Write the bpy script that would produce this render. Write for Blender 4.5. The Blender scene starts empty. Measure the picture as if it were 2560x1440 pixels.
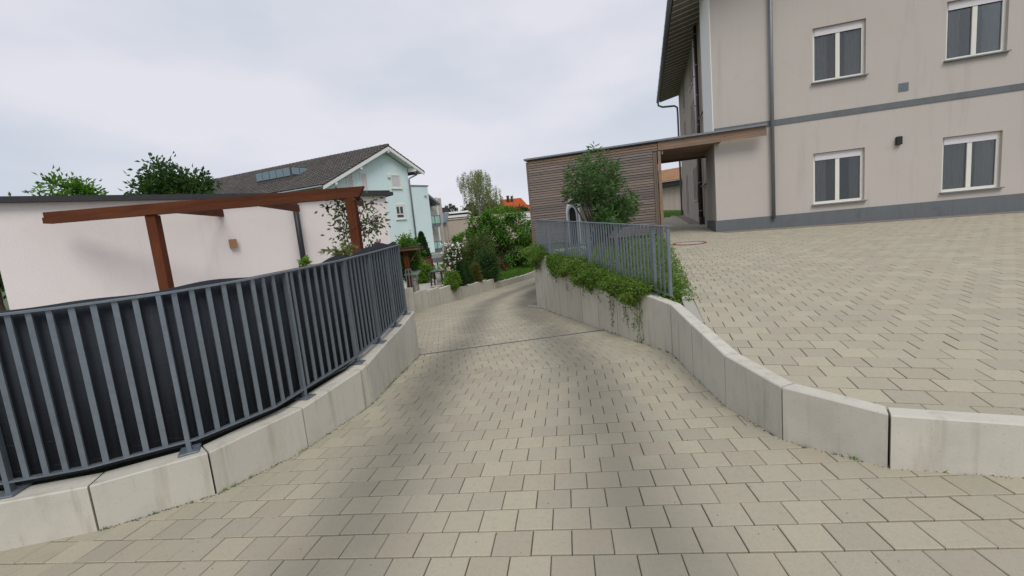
import bpy, math, random
import numpy as np
from mathutils import Matrix, Vector

random.seed(7)
rng = np.random.default_rng(11)
scene = bpy.context.scene
COL = scene.collection

# ------------------------------------------------------------------ camera
# eye is the origin, X right, Y forward, Z up (metres)
F = 1082.0            # focal length in pixels of a 2560 px wide picture
_down = np.array([796.0, 8313.0, F]); _down /= np.linalg.norm(_down)
_up = -_down
_fw = np.array([0, 0, 1.0]); _fw = _fw - _fw.dot(_up) * _up; _fw /= np.linalg.norm(_fw)
_rt = np.cross(_fw, _up)
if _rt[0] < 0: _rt = -_rt
RW = np.array([_rt, _fw, _up])

def ray(x, y): return RW @ np.array([x - 1280.0, y - 720.0, F])
def at(x, y, Y):
    r = ray(x, y); return r * Y / r[1]
def atz(x, y, Z):
    r = ray(x, y); return r * Z / r[2]
def vpl(A, B, x, y):
    A = np.array(A, float); B = np.array(B, float); t = B - A
    n = np.array([t[1], -t[0], 0]); r = ray(x, y); return r * n.dot(A) / n.dot(r)
def v(*a): return np.array(a, float)
def unit(a):
    a = np.array(a, float); return a / np.linalg.norm(a)

cam_d = bpy.data.cameras.new('camera')
cam_d.sensor_width = 36.0
cam_d.lens = 36.0 * F / 2560.0
cam_d.clip_start = 0.05
cam_d.clip_end = 6000
cam = bpy.data.objects.new('camera', cam_d)
COL.objects.link(cam)
cx_, cy_, cz_ = RW[:, 0], -RW[:, 1], -RW[:, 2]
cam.matrix_world = Matrix(((cx_[0], cy_[0], cz_[0], 0), (cx_[1], cy_[1], cz_[1], 0), (cx_[2], cy_[2], cz_[2], 0), (0, 0, 0, 1)))
scene.camera = cam

# ------------------------------------------------------------------ sky and light
SUN_EL, SUN_AZ = math.radians(50), math.radians(172)     # azimuth from +Y towards +X
world = bpy.data.worlds.new('World'); scene.world = world; world.use_nodes = True
wt = world.node_tree; wt.nodes.clear()
wo = wt.nodes.new('ShaderNodeOutputWorld')
sky = wt.nodes.new('ShaderNodeTexSky'); sky.sky_type = 'NISHITA'; sky.sun_disc = False
sky.sun_elevation = SUN_EL; sky.sun_rotation = SUN_AZ
bg_sky = wt.nodes.new('ShaderNodeBackground'); bg_sky.inputs[1].default_value = 0.10
bg_cl = wt.nodes.new('ShaderNodeBackground'); bg_cl.inputs[1].default_value = 1.0
tc = wt.nodes.new('ShaderNodeTexCoord')
mp = wt.nodes.new('ShaderNodeMapping'); mp.inputs['Scale'].default_value = (1.0, 1.0, 2.6); mp.inputs['Location'].default_value = (3.1, 0.4, 1.7)
nz = wt.nodes.new('ShaderNodeTexNoise'); nz.inputs['Scale'].default_value = 1.9; nz.inputs['Detail'].default_value = 5; nz.inputs['Roughness'].default_value = 0.48
rp = wt.nodes.new('ShaderNodeValToRGB')
rp.color_ramp.elements[0].position = 0.36; rp.color_ramp.elements[0].color = (0.545, 0.590, 0.665, 1)
rp.color_ramp.elements[1].position = 0.61; rp.color_ramp.elements[1].color = (0.705, 0.70, 0.762, 1)
mx = wt.nodes.new('ShaderNodeMixShader'); mx.inputs[0].default_value = 0.94
wt.links.new(tc.outputs['Generated'], mp.inputs[0]); wt.links.new(mp.outputs[0], nz.inputs['Vector'])
wt.links.new(nz.outputs['Fac'], rp.inputs[0]); wt.links.new(rp.outputs[0], bg_cl.inputs[0])
wt.links.new(sky.outputs[0], bg_sky.inputs[0])
wt.links.new(bg_sky.outputs[0], mx.inputs[1]); wt.links.new(bg_cl.outputs[0], mx.inputs[2]); wt.links.new(mx.outputs[0], wo.inputs[0])

sun_d = bpy.data.lights.new('sun', 'SUN'); sun_d.energy = 1.5; sun_d.angle = math.radians(28); sun_d.color = (1.0, 0.96, 0.90)
sun = bpy.data.objects.new('sun', sun_d); COL.objects.link(sun)
_sd = Vector((math.sin(SUN_AZ) * math.cos(SUN_EL), math.cos(SUN_AZ) * math.cos(SUN_EL), math.sin(SUN_EL)))
sun.rotation_euler = _sd.to_track_quat('Z', 'Y').to_euler(); sun.location = _sd * 60

vs = scene.view_settings
vs.view_transform = 'Standard'; vs.look = 'None'; vs.exposure = 0.17; vs.gamma = 1.0; vs.use_curve_mapping = False
scene.render.engine = 'CYCLES'
scene.cycles.max_bounces = 6; scene.cycles.transparent_max_bounces = 6
scene.cycles.use_denoising = True

# ------------------------------------------------------------------ helpers
def tag(o, label=None, cat=None, group=None, kind=None):
    if label: o['label'] = label
    if cat: o['category'] = cat
    if group: o['group'] = group
    if kind: o['kind'] = kind
    return o

def empty(name, loc, label=None, cat=None, group=None):
    o = bpy.data.objects.new(name, None); COL.objects.link(o)
    o.empty_display_size = 0.2
    o.location = Vector([float(t) for t in loc])
    return tag(o, label, cat, group)

def link(name, me, parent=None, mat=None):
    o = bpy.data.objects.new(name, me); COL.objects.link(o)
    if parent is not None:
        o.parent = parent
        o.matrix_parent_inverse = Matrix.Translation(world_loc(parent)).inverted()
    return o

def world_loc(o):
    # only translations are used on parents; meshes sit at the origin
    return Vector(o.location) if o.type == 'EMPTY' else Vector((0, 0, 0))

class MB:
    """collects geometry in world coordinates; build() links it as one mesh object"""
    def __init__(s): s.v = []; s.f = []; s.sm = False
    def add(s, vs, fs):
        b = len(s.v); s.v.extend([tuple(float(c) for c in p) for p in vs]); s.f.extend([tuple(b + i for i in f) for f in fs]); return s
    def hexa(s, p):   # 4 bottom (ccw), 4 top
        return s.add(p, [(3, 2, 1, 0), (4, 5, 6, 7), (0, 1, 5, 4), (1, 2, 6, 5), (2, 3, 7, 6), (3, 0, 4, 7)])
    def box(s, o, ex, ey, ez):
        o, ex, ey, ez = map(lambda t: np.array(t, float), (o, ex, ey, ez))
        if np.dot(np.cross(ex, ey), ez) < 0: o = o + ex; ex = -ex
        return s.hexa([o, o + ex, o + ex + ey, o + ey, o + ez, o + ex + ez, o + ex + ey + ez, o + ey + ez])
    def cbox(s, o, ex, ey, ez, b):   # box chamfered on its top rim (ez side)
        o, ex, ey, ez = map(lambda t: np.array(t, float), (o, ex, ey, ez))
        if np.dot(np.cross(ex, ey), ez) < 0: o = o + ex; ex = -ex
        ux, uy, uz = unit(ex) * b, unit(ey) * b, unit(ez) * b
        c = [o, o + ex, o + ex + ey, o + ey]
        ins = [ux + uy, -ux + uy, -ux - uy, ux - uy]
        P = c + [q + ez - uz for q in c] + [q + ez + i for q, i in zip(c, ins)]
        return s.add(P, [(3, 2, 1, 0), (0, 1, 5, 4), (1, 2, 6, 5), (2, 3, 7, 6), (3, 0, 4, 7), (4, 5, 9, 8), (5, 6, 10, 9), (6, 7, 11, 10), (7, 4, 8, 11), (8, 9, 10, 11)])
    def rbox(s, o, ex, ey, ez, b):   # box chamfered on all edges parallel to ez and both rims
        o, ex, ey, ez = map(lambda t: np.array(t, float), (o, ex, ey, ez))
        if np.dot(np.cross(ex, ey), ez) < 0: o = o + ex; ex = -ex
        ux, uy, uz = unit(ex) * b, unit(ey) * b, unit(ez) * b
        ring = lambda i: [o + ux * i + uy * (1 if True else 0) * 0 + (uy * i), o + ex - ux * i + uy * i, o + ex + ey - ux * i - uy * i, o + ey + ux * i - uy * i]
        P = ring(1) + [q + uz for q in ring(0)] + [q + ez - uz for q in ring(0)] + [q + ez for q in ring(1)]
        fs = [(3, 2, 1, 0), (12, 13, 14, 15)]
        for k in range(3):
            for i in range(4):
                j = (i + 1) % 4; fs.append((4 * k + i, 4 * k + j, 4 * k + 4 + j, 4 * k + 4 + i))
        return s.add(P, fs)
    def tube(s, path, r, n=8, cap=True):
        path = [np.array(p, float) for p in path]
        rs = r if isinstance(r, (list, tuple)) else [r] * len(path)
        rings = []; prev = None
        for i, p in enumerate(path):
            t = unit((path[min(i + 1, len(path) - 1)] - path[max(i - 1, 0)]))
            a = np.cross(t, v(0, 0, 1)) if prev is None else prev - prev.dot(t) * t
            if np.linalg.norm(a) < 1e-4: a = np.cross(t, v(1, 0, 0))
            a = unit(a); prev = a; b = np.cross(t, a)
            rings.append([p + rs[i] * (math.cos(2 * math.pi * k / n) * a + math.sin(2 * math.pi * k / n) * b) for k in range(n)])
        P = [q for rr in rings for q in rr]; fs = []
        for i in range(len(rings) - 1):
            for k in range(n):
                k2 = (k + 1) % n; fs.append((i * n + k, i * n + k2, (i + 1) * n + k2, (i + 1) * n + k))
        if cap: fs.append(tuple(range(n - 1, -1, -1))); fs.append(tuple((len(rings) - 1) * n + k for k in range(n)))
        return s.add(P, fs)
    def prism(s, poly, off):     # polygon (list of 3d points) extruded by off
        poly = [np.array(p, float) for p in poly]; off = np.array(off, float); n = len(poly)
        nn = sum(np.cross(poly[i] - poly[0], poly[(i + 1) % n] - poly[0]) for i in range(n))
        if np.dot(nn, off) < 0: poly = poly[::-1]
        P = poly + [p + off for p in poly]
        fs = [tuple(range(n - 1, -1, -1)), tuple(range(n, 2 * n))] + [(i, (i + 1) % n, n + (i + 1) % n, n + i) for i in range(n)]
        return s.add(P, fs)
    def cone(s, p, q, r0, r1, n=10): return s.tube([p, q], [r0, r1], n)
    def mesh(s, name, mat):
        me = bpy.data.meshes.new(name); me.from_pydata(s.v, [], s.f); me.materials.append(mat); me.update()
        if s.sm:
            me.polygons.foreach_set('use_smooth', [True] * len(me.polygons))
        return me
    def build(s, name, mat, parent=None, smooth=False):
        s.sm = smooth
        return link(name, s.mesh(name, mat), parent)

def bx(name, mat, parent, o, ex, ey, ez, bevel=0.0):
    m = MB()
    if bevel: m.rbox(o, ex, ey, ez, bevel)
    else: m.box(o, ex, ey, ez)
    return m.build(name, mat, parent)

def fast_mesh(name, V, FI, mat, rnd=None):
    """V (n,3), FI (m,k) constant k"""
    me = bpy.data.meshes.new(name)
    V = np.ascontiguousarray(V, dtype=np.float32); FI = np.ascontiguousarray(FI, dtype=np.int32)
    m, k = FI.shape
    me.vertices.add(len(V)); me.vertices.foreach_set('co', V.ravel())
    me.loops.add(m * k); me.loops.foreach_set('vertex_index', FI.ravel())
    me.polygons.add(m)
    me.polygons.foreach_set('loop_start', np.arange(m, dtype=np.int32) * k)
    if rnd is not None:
        a = me.attributes.new('rnd', 'FLOAT', 'FACE'); a.data.foreach_set('value', np.ascontiguousarray(rnd, dtype=np.float32))
    me.materials.append(mat); me.update(calc_edges=True); me.validate()
    return me

# ------------------------------------------------------------------ materials
def newmat(name):
    m = bpy.data.materials.new(name); m.use_nodes = True
    nt = m.node_tree; b = nt.nodes['Principled BSDF']
    return m, nt, b

def N(nt, t, **kw):
    n = nt.nodes.new(t)
    for k, val in kw.items():
        if k.startswith('i_'):
            key = k[2:]; key = int(key) if key.isdigit() else key.replace('_', ' ')
            n.inputs[key].default_value = val
        else: setattr(n, k, val)
    return n

def mixcol(nt, fac, a, b, blend='MIX'):
    n = nt.nodes.new('ShaderNodeMix'); n.data_type = 'RGBA'; n.blend_type = blend
    for sock, val in ((n.inputs[0], fac), (n.inputs[6], a), (n.inputs[7], b)):
        if isinstance(val, bpy.types.NodeSocket): nt.links.new(val, sock)
        elif isinstance(val, (int, float)): sock.default_value = val
        else: sock.default_value = (*val, 1) if len(val) == 3 else val
    return n.outputs[2]

def mth(nt, op, a, b=None, c=None, clamp=False):
    n = nt.nodes.new('ShaderNodeMath'); n.operation = op; n.use_clamp = clamp
    for i, val in enumerate((a, b, c)):
        if val is None: continue
        if isinstance(val, bpy.types.NodeSocket): nt.links.new(val, n.inputs[i])
        else: n.inputs[i].default_value = val
    return n.outputs[0]

def ramp(nt, fac, lo, hi):
    n = nt.nodes.new('ShaderNodeMapRange'); n.clamp = True; n.interpolation_type = 'SMOOTHSTEP'
    nt.links.new(fac, n.inputs[0]); n.inputs[1].default_value = lo; n.inputs[2].default_value = hi
    return n.outputs[0]

def noise(nt, scale, detail=4, rough=0.55, stretch=None, vec=None):
    tcn = nt.nodes.new('ShaderNodeNewGeometry')
    src = vec if vec is not None else tcn.outputs['Position']
    if stretch:
        mpn = nt.nodes.new('ShaderNodeMapping'); mpn.inputs['Scale'].default_value = stretch
        nt.links.new(src, mpn.inputs[0]); src = mpn.outputs[0]
    n = nt.nodes.new('ShaderNodeTexNoise'); n.inputs['Scale'].default_value = scale; n.inputs['Detail'].default_value = detail; n.inputs['Roughness'].default_value = rough
    nt.links.new(src, n.inputs['Vector'])
    return n.outputs['Fac']

def rand(nt):
    oi = nt.nodes.new('ShaderNodeObjectInfo'); at_ = nt.nodes.new('ShaderNodeAttribute'); at_.attribute_name = 'rnd'
    return mth(nt, 'FRACT', mth(nt, 'ADD', mth(nt, 'MULTIPLY', oi.outputs['Random'], 7.31), at_.outputs['Fac']))

def bump(nt, b, h, strength, dist=0.01):
    n = nt.nodes.new('ShaderNodeBump'); n.inputs['Strength'].default_value = strength; n.inputs['Distance'].default_value = dist
    nt.links.new(h, n.inputs['Height']); nt.links.new(n.outputs[0], b.inputs['Normal'])

def simple(name, col, rough=0.6, metal=0.0, var=0.12, scale=6, bumpk=0.0, bscale=80, spec=0.4):
    m, nt, b = newmat(name)
    f = noise(nt, scale, 5, 0.6)
    c = mixcol(nt, f, [x * (1 - var) for x in col], [min(1, x * (1 + var)) for x in col])
    nt.links.new(c, b.inputs['Base Color'])
    b.inputs['Roughness'].default_value = rough; b.inputs['Metallic'].default_value = metal
    b.inputs['Specular IOR Level'].default_value = spec
    if bumpk: bump(nt, b, noise(nt, bscale, 4, 0.6), bumpk)
    return m

M = {}
def paver_mat(name, tracks):
    m, nt, b = newmat(name)
    r = rand(nt)
    r2 = mth(nt, 'FRACT', mth(nt, 'MULTIPLY', r, 13.7)); r3 = mth(nt, 'FRACT', mth(nt, 'MULTIPLY', r, 47.3))
    c = mixcol(nt, r, (0.375, 0.345, 0.264), (0.445, 0.408, 0.306))
    c = mixcol(nt, mth(nt, 'MULTIPLY', ramp(nt, r2, 0.72, 1.0), 0.45), c, (0.415, 0.350, 0.262))
    c = mixcol(nt, mth(nt, 'MULTIPLY', ramp(nt, r3, 0.6, 1.0), 0.3), c, (0.335, 0.312, 0.248))
    f = noise(nt, 1.1, 5, 0.6)
    c = mixcol(nt, mth(nt, 'MULTIPLY', ramp(nt, f, 0.5, 0.75), 0.18), c, (0.30, 0.285, 0.235))
    g = noise(nt, 170, 3, 0.75)
    c = mixcol(nt, mth(nt, 'MULTIPLY', ramp(nt, g, 0.46, 0.74), 0.34), c, (0.17, 0.155, 0.12))
    g4 = noise(nt, 210, 2, 0.7)
    c = mixcol(nt, mth(nt, 'MULTIPLY', ramp(nt, g4, 0.56, 0.78), 0.35), c, (0.52, 0.49, 0.40))
    g2 = noise(nt, 34, 4, 0.6)
    c = mixcol(nt, mth(nt, 'MULTIPLY', ramp(nt, g2, 0.45, 0.8), 0.22), c, (0.22, 0.205, 0.17))
    sp = nt.nodes.new('ShaderNodeTexVoronoi'); sp.inputs['Scale'].default_value = 11
    ge = nt.nodes.new('ShaderNodeNewGeometry'); nt.links.new(ge.outputs['Position'], sp.inputs['Vector'])
    c = mixcol(nt, mth(nt, 'LESS_THAN', sp.outputs['Distance'], 0.045), c, (0.10, 0.09, 0.07))
    if tracks:
        # rubber grime rolled into the stones along the two wheel paths
        sx = nt.nodes.new('ShaderNodeSeparateXYZ'); nt.links.new(ge.outputs['Position'], sx.inputs[0])
        wob = mth(nt, 'MULTIPLY', mth(nt, 'SUBTRACT', noise(nt, 0.6, 2, 0.5), 0.5), 0.35)
        Yn = mth(nt, 'DIVIDE', sx.outputs[1], 24.0, clamp=True)
        tot = None
        for pts in tracks:
            fc = nt.nodes.new('ShaderNodeFloatCurve'); cu = fc.mapping.curves[0]
            P = [((y) / 24.0, (x + 4.0) / 10.0) for x, y in pts]
            cu.points[0].location = (0, P[0][1]); cu.points[1].location = (1, P[-1][1])
            for p in P: cu.points.new(*p)
            fc.mapping.update(); nt.links.new(Yn, fc.inputs['Value'])
            xc = mth(nt, 'SUBTRACT', mth(nt, 'MULTIPLY', fc.outputs[0], 10.0), 4.0)
            d = mth(nt, 'ABSOLUTE', mth(nt, 'SUBTRACT', mth(nt, 'ADD', sx.outputs[0], wob), xc))
            k = mth(nt, 'SUBTRACT', 1.0, ramp(nt, d, 0.0, 0.60))
            tot = k if tot is None else mth(nt, 'MAXIMUM', tot, k)
        patch = ramp(nt, noise(nt, 1.2, 3, 0.5), 0.15, 0.55)
        c = mixcol(nt, mth(nt, 'MULTIPLY', mth(nt, 'MULTIPLY', tot, mth(nt, 'ADD', 0.55, mth(nt, 'MULTIPLY', ramp(nt, sx.outputs[1], 1.5, 5.0), 0.12))), mth(nt, 'ADD', mth(nt, 'MULTIPLY', patch, 0.5), 0.5)), c, (0.150, 0.140, 0.115))
    nt.links.new(c, b.inputs['Base Color'])
    b.inputs['Roughness'].default_value = 0.82; b.inputs['Specular IOR Level'].default_value = 0.3
    bump(nt, b, noise(nt, 260, 3, 0.7), 0.35, 0.004)
    return m
TRL = [(-1.06, 0.5), (-1.04, 2.4), (-1.0, 4.5), (-0.96, 6.0), (-0.9, 8.6), (-0.94, 10.4), (-0.9, 12.2), (-0.3, 14.8), (0.85, 18.0), (3.0, 23.5)]
TRR = [(0.5, 0.5), (0.54, 2.4), (0.66, 4.0), (0.70, 5.2), (0.66, 6.6), (0.53, 8.0), (0.35, 9.7), (0.28, 11.2), (0.42, 13.3), (0.95, 15.5), (2.0, 18.0), (4.6, 23.5)]
M['paver'] = paver_mat('paver_concrete', [TRL, TRR])
M['paver_up'] = paver_mat('paver_concrete_upper', None)
def joint_mat():
    m, nt, b = newmat('joint_sand')
    c = mixcol(nt, noise(nt, 30, 4, .6), (0.045, 0.040, 0.032), (0.095, 0.085, 0.066))
    c = mixcol(nt, mth(nt, 'MULTIPLY', ramp(nt, noise(nt, 1.6, 5, .65), .54, .70), .8), c, (0.21, 0.185, 0.14))
    c = mixcol(nt, mth(nt, 'MULTIPLY', ramp(nt, noise(nt, 2.3, 5, .7), .58, .72), .8), c, (0.055, 0.070, 0.026))
    nt.links.new(c, b.inputs['Base Color']); b.inputs['Roughness'].default_value = .95
    return m
M['joint'] = joint_mat()

def concrete(name, col, streak=1.0):
    m, nt, b = newmat(name)
    r = rand(nt)
    c = mixcol(nt, r, [x * 0.93 for x in col], [min(1, x * 1.05) for x in col])
    f = noise(nt, 3.0, 6, 0.62)
    c = mixcol(nt, mth(nt, 'MULTIPLY', ramp(nt, f, 0.48, 0.78), 0.42), c, [x * 0.66 for x in col])
    st = noise(nt, 5.0, 4, 0.6, stretch=(2.2, 2.2, 0.22))
    c = mixcol(nt, mth(nt, 'MULTIPLY', ramp(nt, st, 0.50, 0.74), 0.50 * streak), c, (col[0] * 0.55, col[1] * 0.54, col[2] * 0.48))
    al_ = noise(nt, 1.3, 6, 0.7, stretch=(1, 1, .5))
    c = mixcol(nt, mth(nt, 'MULTIPLY', ramp(nt, al_, 0.55, 0.75), 0.40), c, (col[0] * .58, col[1] * .60, col[2] * .50))
    f3 = noise(nt, 1.7, 5, 0.65)
    c = mixcol(nt, mth(nt, 'MULTIPLY', ramp(nt, f3, 0.56, 0.72), 0.30), c, (min(1, col[0] * 1.16), min(1, col[1] * 1.15), min(1, col[2] * 1.08)))
    sp = nt.nodes.new('ShaderNodeTexVoronoi'); sp.inputs['Scale'].default_value = 34
    ge = nt.nodes.new('ShaderNodeNewGeometry'); nt.links.new(ge.outputs['Position'], sp.inputs['Vector'])
    c = mixcol(nt, mth(nt, 'MULTIPLY', mth(nt, 'LESS_THAN', sp.outputs['Distance'], 0.10), 0.55), c, [x * 0.45 for x in col])
    nt.links.new(c, b.inputs['Base Color']); b.inputs['Roughness'].default_value = 0.85; b.inputs['Specular IOR Level'].default_value = 0.25
    bump(nt, b, noise(nt, 55, 5, 0.65), 0.25, 0.006)
    return m
M['concrete'] = concrete('fair_faced_concrete', (0.55, 0.525, 0.455))
M['concrete_grey'] = concrete('grey_concrete', (0.36, 0.35, 0.32), 0.7)
M['kerb'] = concrete('kerb_concrete', (0.40, 0.385, 0.335), 0.2)

def steel(name, col, rough=0.5, metal=0.55):
    m, nt, b = newmat(name)
    f = noise(nt, 26, 3, 0.6); f2 = noise(nt, 4, 4, 0.6)
    c = mixcol(nt, f, [x * 0.8 for x in col], [min(1, x * 1.2) for x in col])
    c = mixcol(nt, mth(nt, 'MULTIPLY', ramp(nt, f2, 0.5, 0.75), 0.35), c, [x * 0.6 for x in col])
    nt.links.new(c, b.inputs['Base Color']); b.inputs['Metallic'].default_value = metal; b.inputs['Roughness'].default_value = rough
    return m
M['galv'] = steel('galvanised_steel', (0.205, 0.240, 0.275))
M['galv_dark'] = steel('galvanised_steel_weathered', (0.17, 0.205, 0.235), 0.55, 0.35)
M['zinc'] = steel('zinc_sheet', (0.22, 0.235, 0.25), 0.5, 0.5)
M['zinc_dark'] = steel('dark_zinc', (0.15, 0.155, 0.16), 0.6, 0.2)
M['rust'] = simple('rusty_iron', (0.24, 0.085, 0.035), 0.85, 0.2, 0.4, 30)
M['darkmetal'] = simple('dark_metal', (0.03, 0.032, 0.036), 0.5, 0.3, 0.2)

def board_mat(name, a, b_, grey, knots=True, axis='x'):
    m, nt, b = newmat(name)
    r = rand(nt); r2 = mth(nt, 'FRACT', mth(nt, 'MULTIPLY', r, 17.3))
    c = mixcol(nt, r, a, b_)
    tco = nt.nodes.new('ShaderNodeNewGeometry')
    off = nt.nodes.new('ShaderNodeVectorMath'); off.operation = 'ADD'
    cmb = nt.nodes.new('ShaderNodeCombineXYZ'); nt.links.new(mth(nt, 'MULTIPLY', r, 31.0), cmb.inputs[0]); nt.links.new(mth(nt, 'MULTIPLY', r2, 17.0), cmb.inputs[2])
    nt.links.new(tco.outputs['Position'], off.inputs[0]); nt.links.new(cmb.outputs[0], off.inputs[1])
    st = (1.1, 1.1, 26) if axis == 'x' else (22, 22, 1.0)
    g = noise(nt, 3.0, 6, 0.65, stretch=st, vec=off.outputs[0])
    c = mixcol(nt, mth(nt, 'MULTIPLY', ramp(nt, g, 0.42, 0.72), 0.65), c, [x * 0.5 for x in a])
    w = noise(nt, 1.1, 4, 0.6, stretch=(1, 1, 3) if axis == 'x' else (3, 3, 1), vec=off.outputs[0])
    c = mixcol(nt, mth(nt, 'MULTIPLY', ramp(nt, w, 0.40, 0.68), 0.75), c, grey)
    if knots:
        sp = nt.nodes.new('ShaderNodeTexVoronoi'); sp.inputs['Scale'].default_value = 3.2
        mpn = nt.nodes.new('ShaderNodeMapping'); mpn.inputs['Scale'].default_value = (1, 1, 2.2)
        nt.links.new(off.outputs[0], mpn.inputs[0]); nt.links.new(mpn.outputs[0], sp.inputs['Vector'])
        c = mixcol(nt, mth(nt, 'MULTIPLY', mth(nt, 'SUBTRACT', 1.0, ramp(nt, sp.outputs['Distance'], 0.04, 0.10)), 0.85), c, (0.035, 0.024, 0.018))
    nt.links.new(c, b.inputs['Base Color']); b.inputs['Roughness'].default_value = 0.78; b.inputs['Specular IOR Level'].default_value = 0.2
    bump(nt, b, g, 0.3, 0.004)
    return m
M['larch'] = board_mat('weathered_larch', (0.270, 0.212, 0.178), (0.150, 0.125, 0.112), (0.165, 0.148, 0.142))
M['larch_warm'] = board_mat('warm_larch', (0.34, 0.215, 0.14), (0.26, 0.172, 0.122), (0.19, 0.155, 0.135))
M['larch_v'] = board_mat('larch_post', (0.215, 0.155, 0.118), (0.175, 0.132, 0.105), (0.16, 0.138, 0.126), False, 'z')
M['pergola'] = board_mat('red_stained_timber', (0.105, 0.033, 0.013), (0.088, 0.027, 0.011), (0.140, 0.045, 0.018), True, 'x')
M['pergola_v'] = board_mat('red_stained_timber_upright', (0.112, 0.032, 0.012), (0.095, 0.027, 0.010), (0.145, 0.045, 0.017), True, 'z')
M['shedwood'] = board_mat('brown_stained_timber', (0.16, 0.075, 0.04), (0.13, 0.06, 0.034), (0.15, 0.10, 0.07), False, 'z')
M['soffit'] = board_mat('soffit_boards', (0.235, 0.210, 0.160), (0.205, 0.182, 0.140), (0.22, 0.20, 0.155), False)

def plaster(name, col, dirt=0.35, bk=0.35, streak=0.3):
    m, nt, b = newmat(name)
    f = noise(nt, 0.55, 5, 0.6)
    c = mixcol(nt, f, [x * 0.95 for x in col], [min(1, x * 1.04) for x in col])
    st = noise(nt, 2.2, 5, 0.62, stretch=(1.6, 1.6, 0.16))
    c = mixcol(nt, mth(nt, 'MULTIPLY', ramp(nt, st, 0.52, 0.80), streak), c, [x * 0.72 for x in col])
    f2 = noise(nt, 2.6, 6, 0.65)
    c = mixcol(nt, mth(nt, 'MULTIPLY', ramp(nt, f2, 0.55, 0.85), dirt), c, [x * 0.80 for x in col])
    nt.links.new(c, b.inputs['Base Color']); b.inputs['Roughness'].default_value = 0.9; b.inputs['Specular IOR Level'].default_value = 0.15
    bump(nt, b, noise(nt, 60, 4, 0.65), bk, 0.006)
    return m
M['plaster_white'] = plaster('white_plaster', (0.78, 0.725, 0.70), 0.4, 0.6)
M['plaster_teal'] = plaster('pale_turquoise_plaster', (0.69, 0.815, 0.825), 0.3)
M['plaster_beige'] = plaster('beige_grey_plaster', (0.515, 0.472, 0.432), 0.4, 0.5, 0.45)
M['plaster_light'] = plaster('off_white_plaster', (0.82, 0.81, 0.775), 0.25)
M['plaster_sand'] = plaster('sand_plaster', (0.46, 0.385, 0.32), 0.35)
M['plaster_pink'] = plaster('pale_sand_plaster', (0.52, 0.44, 0.38), 0.35)
M['plaster_brown'] = plaster('brown_beige_plaster', (0.38, 0.325, 0.285), 0.25)
M['plinth'] = concrete('plinth_render', (0.15, 0.165, 0.175), 0.5)
M['white'] = simple('white_paint', (0.74, 0.745, 0.73), 0.5, var=0.06)
M['offwhite'] = simple('cream_frame_paint', (0.74, 0.73, 0.66), 0.5, var=0.06)
M['whitesmooth'] = simple('white_smooth_render', (0.74, 0.735, 0.70), 0.55, var=0.08, scale=2.5)
M['rimgrey'] = simple('pale_grey_rim', (0.42, 0.45, 0.50), 0.6, var=0.08)
M['shutter'] = simple('roller_shutter_slat', (0.66, 0.63, 0.65), 0.6, var=0.05)
M['roofedge'] = simple('dark_roof_edge', (0.035, 0.035, 0.04), 0.6, var=0.3, scale=10)
M['pipeblack'] = simple('black_pipe', (0.022, 0.022, 0.026), 0.45, var=0.2)
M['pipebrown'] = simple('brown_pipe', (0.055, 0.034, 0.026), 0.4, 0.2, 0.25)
M['pipewhite'] = simple('pale_pipe', (0.66, 0.67, 0.66), 0.4, 0.1, 0.08)
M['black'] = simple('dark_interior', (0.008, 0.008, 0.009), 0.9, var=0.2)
M['tabledark'] = simple('dark_green_plastic', (0.022, 0.030, 0.034), 0.35, var=0.25)
M['soil'] = simple('bark_mulch', (0.055, 0.033, 0.024), 0.95, var=0.6, scale=60, bumpk=1.0, bscale=120)
M['gravel'] = simple('gravel', (0.24, 0.20, 0.175), 0.95, var=0.5, scale=70, bumpk=1.0, bscale=140)
M['patio'] = simple('patio_slab', (0.42, 0.385, 0.34), 0.85, var=0.2, scale=4, bumpk=0.2)
M['stone'] = simple('field_stone', (0.33, 0.30, 0.265), 0.9, var=0.35, scale=14, bumpk=0.7, bscale=30)
M['yellowwood'] = simple('ash_handle', (0.62, 0.45, 0.18), 0.5, var=0.15)
M['chimney'] = simple('chimney_brick', (0.045, 0.035, 0.035), 0.9, var=0.3)
M['bark'] = simple('bark', (0.075, 0.052, 0.036), 0.95, var=0.45, scale=24, bumpk=0.8, bscale=40)
M['stem'] = simple('brown_stem', (0.105, 0.078, 0.044), 0.85, var=0.35, scale=24)
M['birchbark'] = simple('birch_bark', (0.34, 0.32, 0.29), 0.85, var=0.5, scale=5)
M['petal_purple'] = simple('purple_petal', (0.075, 0.008, 0.055), 0.6, var=0.4, scale=20)
M['petal_white'] = simple('white_petal', (0.78, 0.77, 0.73), 0.6, var=0.06)
M['petal_red'] = simple('red_petal', (0.44, 0.025, 0.015), 0.6, var=0.3)
M['petal_pink'] = simple('pink_petal', (0.52, 0.16, 0.19), 0.6, var=0.3)
M['greenlid'] = simple('green_lid', (0.17, 0.25, 0.18), 0.5, var=0.15)

def screen_mat():
    m, nt, b = newmat('anthracite_screen_fabric')
    f = noise(nt, 7, 4, 0.6); g = noise(nt, 3, 4, 0.6, stretch=(30, 30, 1.2))
    c = mixcol(nt, f, (0.020, 0.024, 0.032), (0.034, 0.039, 0.048))
    c = mixcol(nt, mth(nt, 'MULTIPLY', ramp(nt, g, 0.6, 0.8), 0.5), c, (0.055, 0.06, 0.066))
    nt.links.new(c, b.inputs['Base Color']); b.inputs['Roughness'].default_value = 0.75; b.inputs['Specular IOR Level'].default_value = 0.2
    bump(nt, b, g, 0.7, 0.006)
    return m
M['screen'] = screen_mat()

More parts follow.
